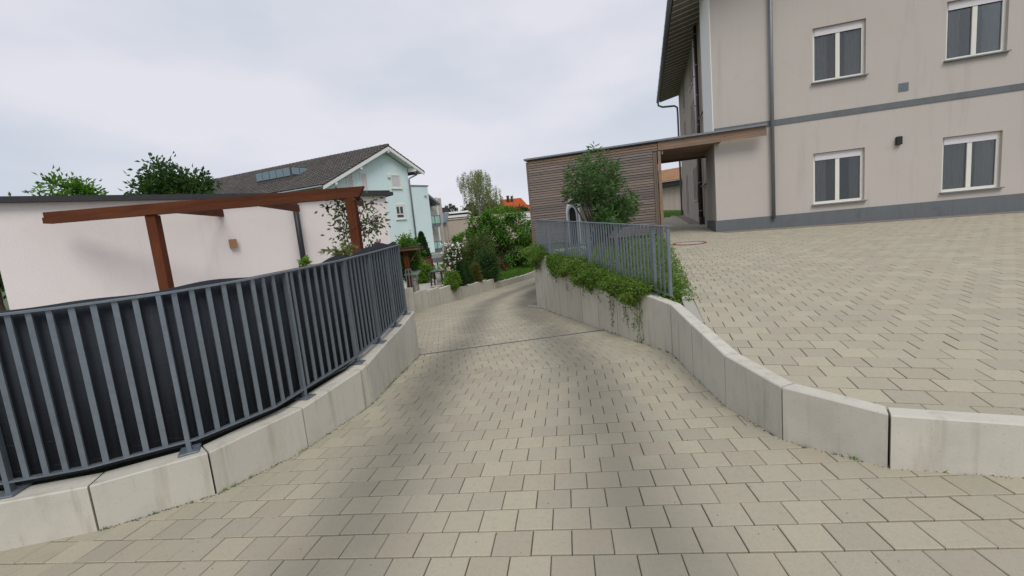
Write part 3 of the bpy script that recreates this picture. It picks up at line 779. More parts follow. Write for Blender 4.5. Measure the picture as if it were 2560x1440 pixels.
# ------------------------------------------------------------------ steel railings
def railing(root, path, zb, zt, posts, pitch, bar_w, mat, plates_n, plate_z):
    """path: 2d line of the bars; zb/zt: z of bottom and top rail as function of point; posts: arc positions"""
    L = plen(path)
    kn_ = [0.0]
    for i in range(len(path) - 1): kn_.append(kn_[-1] + float(np.linalg.norm(np.array(path[i + 1]) - np.array(path[i]))))
    samp = sorted(set(kn_))
    def P(s, z): q = walk(path, min(max(s, 0), L)); return v(q[0], q[1], z(q))
    # rails as flat bars following the path
    for nm, z, h, w in (('top_rail', zt, 0.014, 0.046), ('bottom_rail', zb, 0.012, 0.040)):
        m = MB(); ring = []
        for k, s in enumerate(samp):
            p = P(s, z); t = unit((P(min(s + .02, L), z) - P(max(s - .02, 0), z))[:2]); n_ = v(-t[1], t[0], 0)
            ring.append([p - n_ * w / 2 - Z3 * h / 2, p + n_ * w / 2 - Z3 * h / 2, p + n_ * w / 2 + Z3 * h / 2, p - n_ * w / 2 + Z3 * h / 2])
        V = [q for r_ in ring for q in r_]; fs = [(0, 1, 2, 3), tuple(4 * (len(ring) - 1) + k for k in (3, 2, 1, 0))]
        for i in range(len(ring) - 1):
            for k in range(4): fs.append((4 * i + (k + 1) % 4, 4 * i + k, 4 * i + 4 + k, 4 * i + 4 + (k + 1) % 4))
        m.add(V, fs); m.build(nm, mat, root)
    n = int(L / pitch)
    pset = list(posts)
    for k in range(n + 1):
        s = k * pitch
        if any(abs(s - q) < pitch * 0.42 for q in pset): continue
        p = walk(path, s); t = unit(walk(path, min(s + .02, L)) - walk(path, max(s - .02, 0))); t3 = v(t[0], t[1], 0); n3 = v(-t[1], t[0], 0)
        z0, z1 = zb(p) + 0.006, zt(p) - 0.007
        bx('bar', mat, root, v(p[0], p[1], z0) - t3 * bar_w / 2 - n3 * 0.006, t3 * bar_w, n3 * 0.012, Z3 * (z1 - z0))
    for s in pset:
        p = walk(path, s); t = unit(walk(path, min(s + .02, L)) - walk(path, max(s - .02, 0))); t3 = v(t[0], t[1], 0); n3 = v(-t[1], t[0], 0)
        z0, z1 = plate_z(p), zt(p) - 0.007
        bx('post', mat, root, v(p[0], p[1], z0) - t3 * 0.014 - n3 * 0.020, t3 * 0.028, n3 * 0.040, Z3 * (z1 - z0), 0.002)
        if plates_n: 
            m = MB(); m.rbox(v(p[0], p[1], z0) - t3 * 0.06 - n3 * 0.075 - Z3 * 0.004, t3 * 0.12, n3 * 0.15, Z3 * 0.012, 0.002)
            m.build('base_plate', mat, root)

LF = [(-8.9, 1.66), (-6.0, 2.06), (-3.85, 2.43), (-2.83, 2.66), (-2.33, 2.93), (-2.02, 3.40), (-1.74, 4.50), (-1.69, 5.26), (-1.66, 5.94), (-1.64, 6.58)]
lf_top = lambda p: float(np.interp(p[1], [1.5, 2.4, 3.5, 4.5, 5.5, 6.6], [-0.225, -0.21, -0.165, -0.125, -0.085, -0.035]))
lf_bot = lambda p: lw_top(p[1]) + 0.075
lrail = empty('railing', (-1.74, 4.5, lw_top(4.5)), 'galvanised flat bar railing backed by a dark screen, on the low wall', 'railing')
def arc_of(path, y):
    best = min(np.linspace(0, plen(path), 4000), key=lambda s: abs(walk(path, s)[1] - y)); return float(best)
lposts = [arc_of(LF, y) for y in (6.50, 5.93, 5.23, 4.54, 3.73)] + [arc_of(LF, 3.73) - 0.95 * k for k in range(1, 7)]
railing(lrail, LF, lf_bot, lf_top, lposts, 0.104, 0.032, M['galv'], True, lambda p: lw_top(p[1]) + 0.004)

RF = [(0.71, 10.55), (1.985, 5.33)]
rf_top = lambda p: -0.118 + (p[1] - 5.33) * 0.067
rf_bot = lambda p: -0.985 + (p[1] - 5.33) * 0.098
rrail = empty('railing', (1.985, 5.33, -1.03), 'galvanised flat bar railing above the wall, bare with plants behind', 'railing')
rl = plen(RF)
railing(rrail, RF, rf_bot, rf_top, [rl - 0.03, rl - 0.36, rl - 1.38, rl - 2.4, rl - 3.45, rl - 4.5], 0.090, 0.030, M['galv'], False, lambda p: rf_bot(p) - 0.01)
for s_ in (rl - 0.30, rl - 2.37, rl - 4.47):
    p = walk(RF, s_); z = rw_top((p[0] - .1, p[1]))
    bx('base_plate', M['galv'], rrail, (p[0] - 0.07, p[1] - 0.05, z + .001), (0.13, 0.03, 0), (-0.02, 0.10, 0), (0, 0, 0.012), 0.002)
    bx('bracket', M['galv'], rrail, (p[0] - 0.02, p[1] - 0.02, z + 0.01), (0.03, 0.0, 0), (0, 0.03, 0), (0, 0, max(rf_bot(p) - z, 0.02)))

# dark privacy screen tied behind the left railing, its top edge waving above the rail
scr_path = offset_path(LF, 0.035)
m = MB(); L_ = plen(scr_path); ns = 1100; V = []; Fs = []
wave = lambda s: 0.030 + 0.030 * math.sin(s * 2.1 + 0.6) + 0.022 * math.sin(s * 4.7) + 0.016 * math.sin(s * 9.1 + 1.0)
Le = L_
for k in range(ns + 1):
    s = L_ * k / ns; p = walk(scr_path, s); t = unit(walk(scr_path, min(s + .02, L_)) - walk(scr_path, max(s - .02, 0))); n_ = np.array([-t[1], t[0]])
    far_up = 0.055 * max(0, 1 - abs(s - (L_ - 0.15)) / 0.5) + 0.03 * max(0, 1 - abs(s - (L_ - 1.2)) / 0.5)
    zt_ = lf_top(p) + max(0.008, wave(s) * (1.0 if s > L_ - 2.6 else 0.45)) + far_up; zb_ = lw_top(p[1]) + 0.03
    rib = 0.0018 * math.sin(s * 150) + 0.008 * math.sin(s * 5.3)
    for z, th in ((zb_, 0), (zt_, 0), (zt_, 0.006), (zb_, 0.006)):
        q = p + n_ * (th + rib + (0.01 if z == zt_ else 0)); V.append((q[0], q[1], z))
    if k:
        b0 = 4 * (k - 1)
        for i in range(4): Fs.append((b0 + i, b0 + 4 + i, b0 + 4 + (i + 1) % 4, b0 + (i + 1) % 4))
m.add(V, Fs)
scr = empty('privacy_screen', (-1.8, 4.5, -1.2), 'anthracite privacy screen tied behind the railing, wavy top edge', 'screen')
m.build('mat', M['screen'], scr, smooth=True)
for kz in range(6):       # thin weaving wires along the mat
    w_ = MB(); pts = []
    for k in range(0, 141):
        s = L_ * k / 140; p = walk(scr_path, s); t = unit(walk(scr_path, min(s + .02, L_)) - walk(scr_path, max(s - .02, 0)))
        q = p - np.array([-t[1], t[0]]) * (0.008 - 0.012 * math.sin(s * 5.3)); z0 = lw_top(p[1]); z1 = lf_top(p)
        pts.append((q[0], q[1], z0 + (z1 - z0) * (0.1 + kz * 0.16) + 0.012 * math.sin(s * 11 + kz * 2) + 0.008 * math.sin(s * 31 + kz)))
    w_.tube(pts, 0.0008, 4); w_.build('wire', M['darkmetal'], scr)

# ------------------------------------------------------------------ timber clad store with roofed passage
tb = empty('timber_store', (WA[0], WA[1], upz(*WA)), 'flat roofed store clad in weathered grey brown boards, with a roofed passage', 'building')
def S2(s, d, z): q = WA + U * s + W * d; return v(q[0], q[1], z)
ZT = 2.37
SLEN = 4.22
# core
core = MB(); core.box(S2(0.06, 0.05, -1.3), U3 * (SLEN - 0.02 - 0.06), W3 * 2.9, Z3 * (ZT - 0.08 + 1.3)); core.build('core', M['black'], tb)
nb = 35; z0 = -0.52; pit = (ZT - 0.10 - z0) / nb
for k in range(nb):
    z = z0 + pit * k
    if z > 2.0:
        cuts = [(0.045, SLEN - 0.01)]
    else:
        c = random.uniform(1.2, 3.0); cuts = [(0.045, SLEN - 0.16)] if random.random() < 0.55 else [(0.045, c), (c + 0.004, SLEN - 0.16)]
    for a, b in cuts:
        jz = random.gauss(0, 0.0015)
        mm = MB(); o = S2(a, 0.05, z + 0.013 + jz)
        mm.add([o, o + U3 * (b - a), o + U3 * (b - a) - W3 * (0.030 + jz), o - W3 * (0.030 + jz),
                o + Z3 * (pit - 0.015), o + U3 * (b - a) + Z3 * (pit - 0.015), o + U3 * (b - a) - W3 * 0.022 + Z3 * (pit - 0.015), o - W3 * 0.022 + Z3 * (pit - 0.015)],
               [(0, 1, 2, 3), (7, 6, 5, 4), (3, 2, 6, 7), (0, 3, 7, 4), (2, 1, 5, 6), (1, 0, 4, 5)])
        mm.build('board', M['larch_warm'] if k > nb - 3 else M['larch'], tb)
for k in range(nb):        # boards on the left end
    z = z0 + pit * k
    bx('board', M['larch'], tb, S2(0.035, 0.08, z + 0.006), W3 * 2.9, -U3 * 0.0 + U3 * 0.025, Z3 * (pit - 0.01))
bx('corner_trim', M['larch_v'], tb, S2(0.0, 0.0, z0 - 0.02), U3 * 0.045, W3 * 0.06, Z3 * (ZT - 0.10 - z0), 0.003)
bx('corner_trim', M['larch_v'], tb, S2(SLEN - 0.155, 0.0, z0 - 0.02), U3 * 0.06, W3 * 0.06, Z3 * (2.03 - z0))
bx('corner_trim', M['larch_v'], tb, S2(SLEN - 0.09, 0.03, z0 - 0.3), U3 * 0.05, W3 * 0.08, Z3 * (2.03 - z0 + 0.3))
bx('door_jamb', M['larch_warm'], tb, S2(SLEN - 0.01, 0.03, z0 - 0.3), U3 * 0.085, W3 * 0.14, Z3 * (2.03 - z0 + 0.3))
bx('plinth', M['concrete_grey'], tb, S2(0.02, 0.06, -1.4), U3 * (SLEN - 0.05), W3 * 2.8, Z3 * (1.4 - 0.53))
FE = 7.2                   # canopy end
for k in range(4):
    z = 2.045 + 0.073 * k
    for a, b in ((SLEN + 0.005, SLEN + 1.75), (SLEN + 1.755, FE)):
        bx('fascia_board', M['larch_warm'], tb, S2(a, 0.012, z + 0.003), U3 * (b - a), W3 * 0.03, Z3 * 0.069)
bx('roof_edge', M['zinc'], tb, S2(-0.05, -0.06, ZT - 0.055), U3 * (FE + 0.05), W3 * 0.14, Z3 * 0.055, 0.004)
bx('roof_edge', M['zinc'], tb, S2(-0.05, 0.085, ZT - 0.055), U3 * 0.14, W3 * 2.95, Z3 * 0.055, 0.004)
bx('roof', M['zinc'], tb, S2(0.0, 0.09, ZT - 0.075), U3 * 5.75, W3 * 2.9, Z3 * 0.05)
for k in range(16):        # ceiling boards of the passage
    bx('ceiling_board', M['larch_warm'], tb, S2(SLEN + 0.06, 0.06 + 0.185 * k, 2.05), U3 * 1.72, W3 * 0.178, Z3 * 0.02)
bx('ceiling_beam', M['larch_v'], tb, S2(SLEN + 0.02, 2.98, 1.98), U3 * 1.75, W3 * 0.06, Z3 * 0.33)
lm = MB(); lm.cone(S2(SLEN + 0.12, 0.1, 1.93), S2(SLEN + 0.12, 0.1, 2.04), 0.035, 0.045, 12); lm.build('lamp', M['zinc'], tb)

def pierced(fn, s0, s1, z0, z1, holes, mat, name, parent, t0, t1):
    """wall layer between depths t0 and t1 with rectangular openings; fn(s, depth, z) -> point"""
    m_ = MB(); xs = sorted(set([s0, s1] + [h for H_ in holes for h in H_[:2]]))
    for a, b in zip(xs[:-1], xs[1:]):
        mid = (a + b) / 2; hz = sorted((h[2], h[3]) for h in holes if h[0] < mid < h[1]); z = z0
        for (p, q) in hz + [(z1, z1)]:
            if p > z + 1e-6: m_.hexa([fn(a, t0, z), fn(b, t0, z), fn(b, t1, z), fn(a, t1, z), fn(a, t0, p), fn(b, t0, p), fn(b, t1, p), fn(a, t1, p)])
            z = q
    return m_.build(name, mat, parent)

# ------------------------------------------------------------------ long apartment building on the right
ap = empty('apartment_building', (6.55, 13.55, upz(6.55, 13.55)), 'tall grey beige apartment building with narrow slit windows and deep eaves', 'building')
BA = WA + U * 5.86 + W * 0.36            # front left corner of the projecting bay
def B2(s, d, z): q = BA + U * s + W * d; return v(q[0], q[1], z)
HT = 7.05
bay = MB(); bay.box(B2(0.004, 0.56, -1.2), U3 * 11.0, W3 * 1.44, Z3 * 13.0); bay.build('bay_core', M['plaster_beige'], ap)
bay_holes = [(s_, s_ + 1.25, z_, z_ + 1.45) for z_ in (-0.05, 3.35, 6.05) for s_ in (2.6, 5.6)]
pierced(lambda s_, t_, z_: B2(s_, t_, z_), 0.0, 11.0, -1.2, 11.8, bay_holes, M['plaster_beige'], 'bay_wall', ap, 0.0, 0.558)
bx('bay_side_wall', M['plaster_light'], ap, B2(-0.025, 0.003, 2.40), U3 * 0.03, W3 * 1.99, Z3 * 9.4)
bx('band', M['plinth'], ap, B2(0.02, -0.02, 2.34), U3 * 11, W3 * 0.03, Z3 * 0.16)
bx('plinth', M['plinth'], ap, B2(-0.03, -0.03, -1.2), U3 * 11.05, W3 * 2.03, Z3 * (1.2 - 0.27))
FA = BA + U * 0.16 + W * 2.0            # start of the long facade
def F2(d, o, z): q = FA + W * d + U * o; return v(q[0], q[1], z)
FL = 11.6
fac = MB(); fac.box(F2(0, 0.14, -1.2), W3 * FL, U3 * 9.3, Z3 * (HT + 1.2)); fac.build('facade_core', M['plaster_beige'], ap)
slits = []
for lvl, (zs, hh) in enumerate(((0.62, 1.45), (3.45, 1.45), (5.55, 1.25))):
    for d in (4.1, 4.65, 5.2): slits.append((d, d + 0.30, zs, zs + hh))
    for d in (8.2, 8.8): slits.append((d, d + 0.30, zs - (0.6 if lvl == 0 else 0.1), zs + hh))
    slits.append((2.95, 3.5, zs - 0.5, zs + hh))
pierced(lambda s_, t_, z_: F2(s_, t_, z_), 0.0, FL, -1.2, HT, slits, M['plaster_brown'], 'facade_wall', ap, 0.0, 0.138)
bx('plinth', M['concrete_grey'], ap, F2(0.05, -0.025, -1.2), W3 * FL, U3 * 0.024, Z3 * (1.2 + 0.0))
for (a, b, z0_, z1_) in slits:
    f = MB(); w_ = b - a; h_ = z1_ - z0_
    for (o, ex, ez) in ((F2(a, .10, z0_), W3 * w_, Z3 * .04), (F2(a, .10, z1_ - .04), W3 * w_, Z3 * .04), (F2(a, .10, z0_ + .04), W3 * .04, Z3 * (h_ - .08)), (F2(b - .04, .10, z0_ + .04), W3 * .04, Z3 * (h_ - .08))): f.box(o, ex, U3 * .038, ez)
    f = f.build('window', M['darkmetal'], ap)
    bx('pane', M['slitglass'], f, F2(a + .04, .125, z0_ + .04), W3 * (w_ - .08), U3 * .012, Z3 * (h_ - .08))
    bx('sill', M['white'], f, F2(a - 0.02, -0.07, z0_ - 0.03), W3 * (w_ + .04), U3 * 0.068, Z3 * 0.03)
def pipe(name, d, o, z0_, z1_, r_, mat, parent=ap):
    m_ = MB(); m_.tube([F2(d, o, z0_), F2(d, o, z1_)], r_, 10); p_ = m_.build(name, mat, parent, True)
    for z in np.arange(z0_ + 0.5, z1_, 1.1):
        c_ = MB(); c_.tube([F2(d, o, z), F2(d, o, z + 0.04)], r_ * 1.18, 10); c_.build('clamp', M['galv'], p_)
    return p_
dp = 2.45
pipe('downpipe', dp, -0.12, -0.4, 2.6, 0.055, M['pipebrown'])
pipe('downpipe', dp, -0.12, 2.6, HT - 0.35, 0.055, M['pipewhite'])  # upper length of the same pipe: pale here, brown below
pipe('downpipe', dp - 0.42, -0.11, -0.4, HT, 0.06, M['pipebrown'])
for z in (1.05, 3.6):
    m_ = MB(); m_.tube([F2(dp - 0.42, -0.1, z), F2(0.2, -0.1, z)], 0.03, 8); m_.build('pipe_branch', M['pipebrown'], ap, True)
bx('drain_box', M['pipebrown'], ap, F2(dp - 0.55, -0.2, -0.45), W3 * 0.22, U3 * 0.2, Z3 * 0.32, 0.01)
# eaves
EO = 1.05
for k in range(36):
    d = -3.5 + 0.43 * k
    if d > FL + 0.2: break
    mm = MB(); a = F2(d, 0.0 if d < 0 else 0.0, HT - 0.02); L = 0.425
    mm.hexa([F2(d, -EO, HT - 0.22), F2(d + L, -EO, HT - 0.22), F2(d + L, 0.1, HT + 0.02), F2(d, 0.1, HT + 0.02), F2(d, -EO, HT - 0.19), F2(d + L, -EO, HT - 0.19), F2(d + L, 0.1, HT + 0.05), F2(d, 0.1, HT + 0.05)])
    mm.build('soffit_panel', M['soffit'], ap)
    mm = MB(); mm.hexa([F2(d, -EO, HT - 0.232), F2(d + .03, -EO, HT - 0.232), F2(d + .03, 0.0, HT - 0.01), F2(d, 0.0, HT - 0.01), F2(d, -EO, HT - 0.222), F2(d + .03, -EO, HT - 0.222), F2(d + .03, 0.0, HT + 0.0), F2(d, 0.0, HT + 0.0)]); mm.build('soffit_batten', M['plaster_light'], ap)
rf = MB(); rf.hexa([F2(-3.6, -EO - 0.05, HT - 0.16), F2(FL + 0.35, -EO - 0.05, HT - 0.16), F2(FL + 0.35, 5, HT + 2.2), F2(-3.6, 5, HT + 2.2), F2(-3.6, -EO - 0.05, HT - 0.02), F2(FL + 0.35, -EO - 0.05, HT - 0.02), F2(FL + 0.35, 5, HT + 2.35), F2(-3.6, 5, HT + 2.35)])
rf.build('roof', M['tile_dark'], ap)
gp = MB(); gp.tube([F2(-3.6, -EO - 0.10, HT - 0.12), F2(FL + 0.4, -EO - 0.10, HT - 0.16)], 0.085, 12); gut = gp.build('gutter', M['zinc'], ap, True)
for k in range(14):
    c_ = MB(); c_.tube([F2(-3.2 + 1.1 * k, -EO - 0.10, HT - 0.13), F2(-3.17 + 1.1 * k, -EO - 0.10, HT - 0.13)], 0.093, 12); c_.build('gutter_bracket', M['zinc'], gut)
m_ = MB(); m_.tube([F2(FL + 0.2, -EO - 0.10, HT - 0.2), F2(FL + 0.2, -EO - 0.08, HT - 0.42), F2(FL + 0.16, -EO + 0.15, HT - 0.55), F2(FL + 0.05, -0.25, HT - 0.62), F2(FL - 0.02, -0.10, HT - 0.75), F2(FL - 0.02, -0.09, HT - 1.1), F2(FL - 0.02, -0.09, 0.0)], 0.055, 10)
m_.build('downpipe', M['zinc'], ap, True)
# front windows of the bay, further to the right
for (a, b, z0_, z1_) in bay_holes:
    f = MB(); w_, h_ = b - a, z1_ - z0_
    for (o, ex, ez) in ((B2(a, .09, z0_), U3 * w_, Z3 * .07), (B2(a, .09, z1_ - .07), U3 * w_, Z3 * .07), (B2(a, .09, z0_ + .07), U3 * .07, Z3 * (h_ - .14)), (B2(b - .07, .09, z0_ + .07), U3 * .07, Z3 * (h_ - .14)), (B2((a + b) / 2 - .05, .085, z0_ + .07), U3 * .10, Z3 * (h_ - .14))): f.box(o, ex, W3 * .06, ez)
    f = f.build('window', M['offwhite'], ap)
    for k in range(2): bx('pane', M['glass_clear'], f, B2(a + .07 + (w_ / 2 - .02) * k, .12, z0_ + .07), U3 * (w_ / 2 - .12), W3 * .008, Z3 * (h_ - .14))
    bx('room', M['room'], f, B2(a, .52, z0_), U3 * w_, W3 * .03, Z3 * h_)
    cw = random.uniform(.25, .42); lo_c = random.choice((.0, .0, .45)); cm = random.choice((M['curtain'], M['curtain'], M['curtain_tan']))
    for k in range(2):
        mc_ = MB(); n_ = 14; xs0 = a + .05 if k == 0 else b - .05 - w_ * cw * (1 if not lo_c else .7)
        ww = w_ * cw * (1 if k == 0 else (1 if not lo_c else .7)); pts_ = [(xs0 + ww * i_ / n_, .22 + .02 * math.sin(i_ * 2.1 + k)) for i_ in range(n_ + 1)]
        V_ = [B2(x_, y_, z_) for z_ in (z0_ + .05, z1_ - .1) for (x_, y_) in pts_] + [B2(x_, y_ + .012, z_) for z_ in (z0_ + .05, z1_ - .1) for (x_, y_) in pts_]; q_ = n_ + 1
        mc_.add(V_, [(i_, i_ + 1, q_ + i_ + 1, q_ + i_) for i_ in range(n_)] + [(2 * q_ + i_ + 1, 2 * q_ + i_, 3 * q_ + i_, 3 * q_ + i_ + 1) for i_ in range(n_)]); mc_.build('curtain', cm, f)
    bx('sill', M['zinc'], f, B2(a - 0.04, -0.09, z0_ - 0.035), U3 * (w_ + .08), W3 * 0.088, Z3 * 0.03)
    bx('shutter_box', M['shutter'], f, B2(a + .07, .07, z1_ - .20), U3 * (w_ - .14), W3 * .02, Z3 * .19)
m_ = MB(); m_.tube([B2(1.55, -0.09, -0.35), B2(1.55, -0.09, 9)], 0.05, 10); m_.build('downpipe', M['zinc'], ap, True)
for (s_, z_) in ((4.6, 2.75), (8.2, 5.2)):
    vt = bx('vent_grille', M['zinc'], ap, B2(s_, -0.015, z_), U3 * .22, W3 * .014, Z3 * .22)
    for k in range(5): bx('louvre', M['galv_dark'], vt, B2(s_ + .02, -0.024, z_ + .025 + .038 * k), U3 * .18, W3 * .008, Z3 * .018)
wl = bx('wall_lamp', M['darkmetal'], ap, B2(4.55, -0.10, 1.35), U3 * .12, W3 * .099, Z3 * .22, .01)
# gravel strip at the foot of the front
gs = MB(); q = [B2(0.03, -0.05, 0), B2(11, -0.05, 0), B2(11, -0.55, 0), B2(0.2, -0.55, 0)]
gs.add([(p[0], p[1], upz(p[0], p[1]) + 0.006) for p in q[::-1]], [(0, 1, 2, 3)])
tag(gs.build('gravel_strip', M['gravel']), kind='structure')
gs = MB(); q = [F2(2.6, -0.06, 0), F2(FL, -0.06, 0), F2(FL, -0.5, 0), F2(2.6, -0.5, 0)]
gs.add([(p[0], p[1], upz(p[0], p[1]) + 0.006) for p in q], [(0, 1, 2, 3)])
tag(gs.build('gravel_strip', M['gravel']), kind='structure')

# view through the passage: lawn and a low outbuilding
ln = MB(); q = [(6.9, 25.5), (9.6, 25.5), (10.3, 27.6), (14, 30), (14, 44), (2, 44), (2, 27.6)]
ln.add([(x, y, upz(x, y) + 0.01) for x, y in q], [tuple(range(len(q)))])
tag(ln.build('back_lawn', M['lawn']), kind='structure')
pts = []
while len(pts) < 9000:
    x, y = random.uniform(7.0, 13), random.uniform(25.6, 40); pts.append((x, y, upz(x, y) + 0.01))
blades('grass', np.array(pts), 0.10, 0.014, M['grass'], label='patch of lawn grass seen through the roofed passage', cat='grass')
ob = empty('outbuilding', (12, 39, 0.6), 'low pale shed with tan corrugated roof seen through the passage', 'shed')
oA, oB = at(1660, 520, 40.0), at(1700, 520, 39.0); oD = unit(np.append((oB - oA)[:2], 0)); oN = v(-oD[1], oD[0], 0)
o0 = oA - oD * 3.0; o0[2] = 0.5
bx('wall', M['plaster_pink'], ob, o0, oD * 9, oN * 3, Z3 * 2.25)
for k in range(18): bx('wall_rib', M['plaster_pink'], ob, o0 + oD * (0.5 * k) - oN * 0.03, oD * 0.06, oN * 0.03, Z3 * 2.2)
bx('eave_beam', M['roofedge'], ob, o0 - oN * 0.55 + Z3 * 2.2 - oD * .2, oD * 9.4, oN * 0.6, Z3 * 0.38)
r_ = MB()
for k in range(47):
    a = o0 - oD * 0.3 + oD * (0.2 * k) - oN * 0.7 + Z3 * 2.62
    r_.hexa([a, a + oD * 0.13, a + oD * 0.13 + oN * 3.2 + Z3 * 1.3, a + oN * 3.2 + Z3 * 1.3, a + Z3 * .06, a + oD * 0.13 + Z3 * .06, a + oD * 0.13 + oN * 3.2 + Z3 * 1.36, a + oN * 3.2 + Z3 * 1.36])
r_.hexa([o0 - oD * 0.3 - oN * 0.7 + Z3 * 2.58, o0 + oD * 9.1 - oN * 0.7 + Z3 * 2.58, o0 + oD * 9.1 + oN * 2.5 + Z3 * 3.88, o0 - oD * .3 + oN * 2.5 + Z3 * 3.88,
         o0 - oD * 0.3 - oN * 0.7 + Z3 * 2.64, o0 + oD * 9.1 - oN * 0.7 + Z3 * 2.64, o0 + oD * 9.1 + oN * 2.5 + Z3 * 3.94, o0 - oD * .3 + oN * 2.5 + Z3 * 3.94])
r_.build('roof', M['tile_tan'], ob)

# manhole
mc = np.array([4.66, 11.15]); mz = upz(*mc)
mh = empty('manhole_cover', (mc[0], mc[1], mz), 'round manhole cover with rusty ring and concrete infill in the forecourt', 'manhole')
def ringm(r0, r1, h, n=40):
    m_ = MB(); P = []
    for k in range(n):
        a = 2 * math.pi * k / n
        for r, z in ((r0, 0), (r1, 0), (r1, h), (r0, h)):
            x, y = mc[0] + r * math.cos(a), mc[1] + r * math.sin(a); P.append((x, y, upz(x, y) + z))
    fs = []
    for k in range(n):
        k2 = (k + 1) % n
        for i in range(4): fs.append((4 * k + i, 4 * k2 + i, 4 * k2 + (i + 1) % 4, 4 * k + (i + 1) % 4))
    m_.add(P, fs); return m_
ringm(0.345, 0.405, 0.016).build('ring', M['rust'], mh)
m_ = MB(); P = [(mc[0] + 0.343 * math.cos(2 * math.pi * k / 40), mc[1] + 0.343 * math.sin(2 * math.pi * k / 40)) for k in range(40)]
m_.prism([(x, y, upz(x, y)) for x, y in P], (0, 0, 0.010)); m_.build('infill', M['kerb'], mh)

# ------------------------------------------------------------------ foliage helpers
def rand_unit(n):
    a = rng.normal(size=(n, 3)); return a / np.linalg.norm(a, axis=1)[:, None]
def norm_rows(a): return a / np.maximum(np.linalg.norm(a, axis=1), 1e-6)[:, None]

def leaf_mesh(name, P, D, L, Wd, mat, parent, smooth=False, fold=0.25, kind=None):
    n = len(P); P = np.asarray(P, float); D = norm_rows(np.asarray(D, float))
    L = np.broadcast_to(L, (n,)) * rng.uniform(0.7, 1.25, n); Wd = np.broadcast_to(Wd, (n,)) * rng.uniform(0.75, 1.2, n)
    R = rand_unit(n); S = norm_rows(np.cross(D, R)); Nn = np.cross(S, D)
    mid = P + D * (L * 0.45)[:, None]
    V = np.empty((n, 4, 3))
    V[:, 0] = P; V[:, 1] = mid + S * Wd[:, None] / 2 + Nn * (Wd * fold)[:, None]
    V[:, 2] = P + D * L[:, None] - Nn * (L * 0.12)[:, None]; V[:, 3] = mid - S * Wd[:, None] / 2 + Nn * (Wd * fold)[:, None]
    b = np.arange(n)[:, None] * 4
    FI = np.concatenate([b + np.array([[0, 1, 2]]), b + np.array([[0, 2, 3]])], 0)
    r = rng.random(n)
    me = fast_mesh(name, V.reshape(-1, 3), FI, mat, np.concatenate([r, r]))
    o = link(name, me, parent)
    if kind: o['kind'] = kind
    return o

def clumpy(center, rad, ncl, per, clr, shell=0.55):
    """clump centres through an ellipsoid, leaves round each clump"""
    d = rand_unit(ncl); rr = rng.uniform(shell * .7, 1.0, ncl) ** 0.6 * rng.uniform(.8, 1.22, ncl)
    c = np.array(center) + d * rr[:, None] * np.array(rad)
    P = np.repeat(c, per, 0); off = rng.normal(0, 1, (len(P), 3)) * clr * 0.55
    D = norm_rows(off + np.repeat(d, per, 0) * clr * 0.5 + rng.normal(0, .3, (len(P), 3)) + np.array([0, 0, 0.1]))
    return P + off, D, c

def branch(m, a, b, r0, r1, wob=0.06, n=5):
    a, b = np.array(a, float), np.array(b, float); L = np.linalg.norm(b - a); pts = []
    for k in range(n + 1):
        t = k / n; p = a + (b - a) * t
        if 0 < k < n: p = p + rng.normal(0, wob * L * 0.5, 3)
        pts.append(p)
    m.tube(pts, [r0 + (r1 - r0) * k / n for k in range(n + 1)], 7)
    return pts

def shrub(name, label, cat, base, center, rad, ncl, per, clr, ll, lw, mat, stems=6, group=None, sm='stem', sr=0.02):
    t = empty(name, base, label, cat, group)
    P, D, c = clumpy(center, rad, ncl, per, clr)
    keep = P[:, 2] > base[2] + 0.02
    leaf_mesh('foliage', P[keep], D[keep], ll, lw, mat, t)
    m = MB()
    for k in range(stems):
        q = c[rng.integers(len(c))]; branch(m, np.array(base) + rng.normal(0, .04, 3) * [1, 1, 0], q, sr, sr * .35)
    m.build('stems', M[sm], t)
    return t

def thuja(name, label, base, h, r, n, mat='leaf_thuja', group=None):
    t = empty(name, base, label, 'conifer', group)
    m = MB(); m.tube([base, np.array(base) + [0, 0, h * 0.9]], [0.05 * h / 2, 0.01], 7); m.build('trunk', M['bark'], t)
    z = rng.uniform(0.02, 1, n) ** 1.15; an = rng.uniform(0, 2 * np.pi, n)
    prof = r * np.minimum(1.0, (1 - z) * 1.9) ** 0.75 * (0.82 + 0.18 * np.sin(an * 5 + z * 9)) * (0.75 + 0.25 * np.minimum(1, z * 8))
    rad = prof * rng.uniform(0.7, 1.06, n)
    P = np.array(base) + np.stack([np.cos(an) * rad, np.sin(an) * rad, z * h], 1)
    D = np.stack([np.cos(an) * 0.5, np.sin(an) * 0.5, np.full(n, 1.0)], 1) + rng.normal(0, .3, (n, 3))
    leaf_mesh('crown', P, D, 0.10 * max(h / 1.6, .7), 0.03 * max(h / 1.6, .7), M[mat], t)
    return t

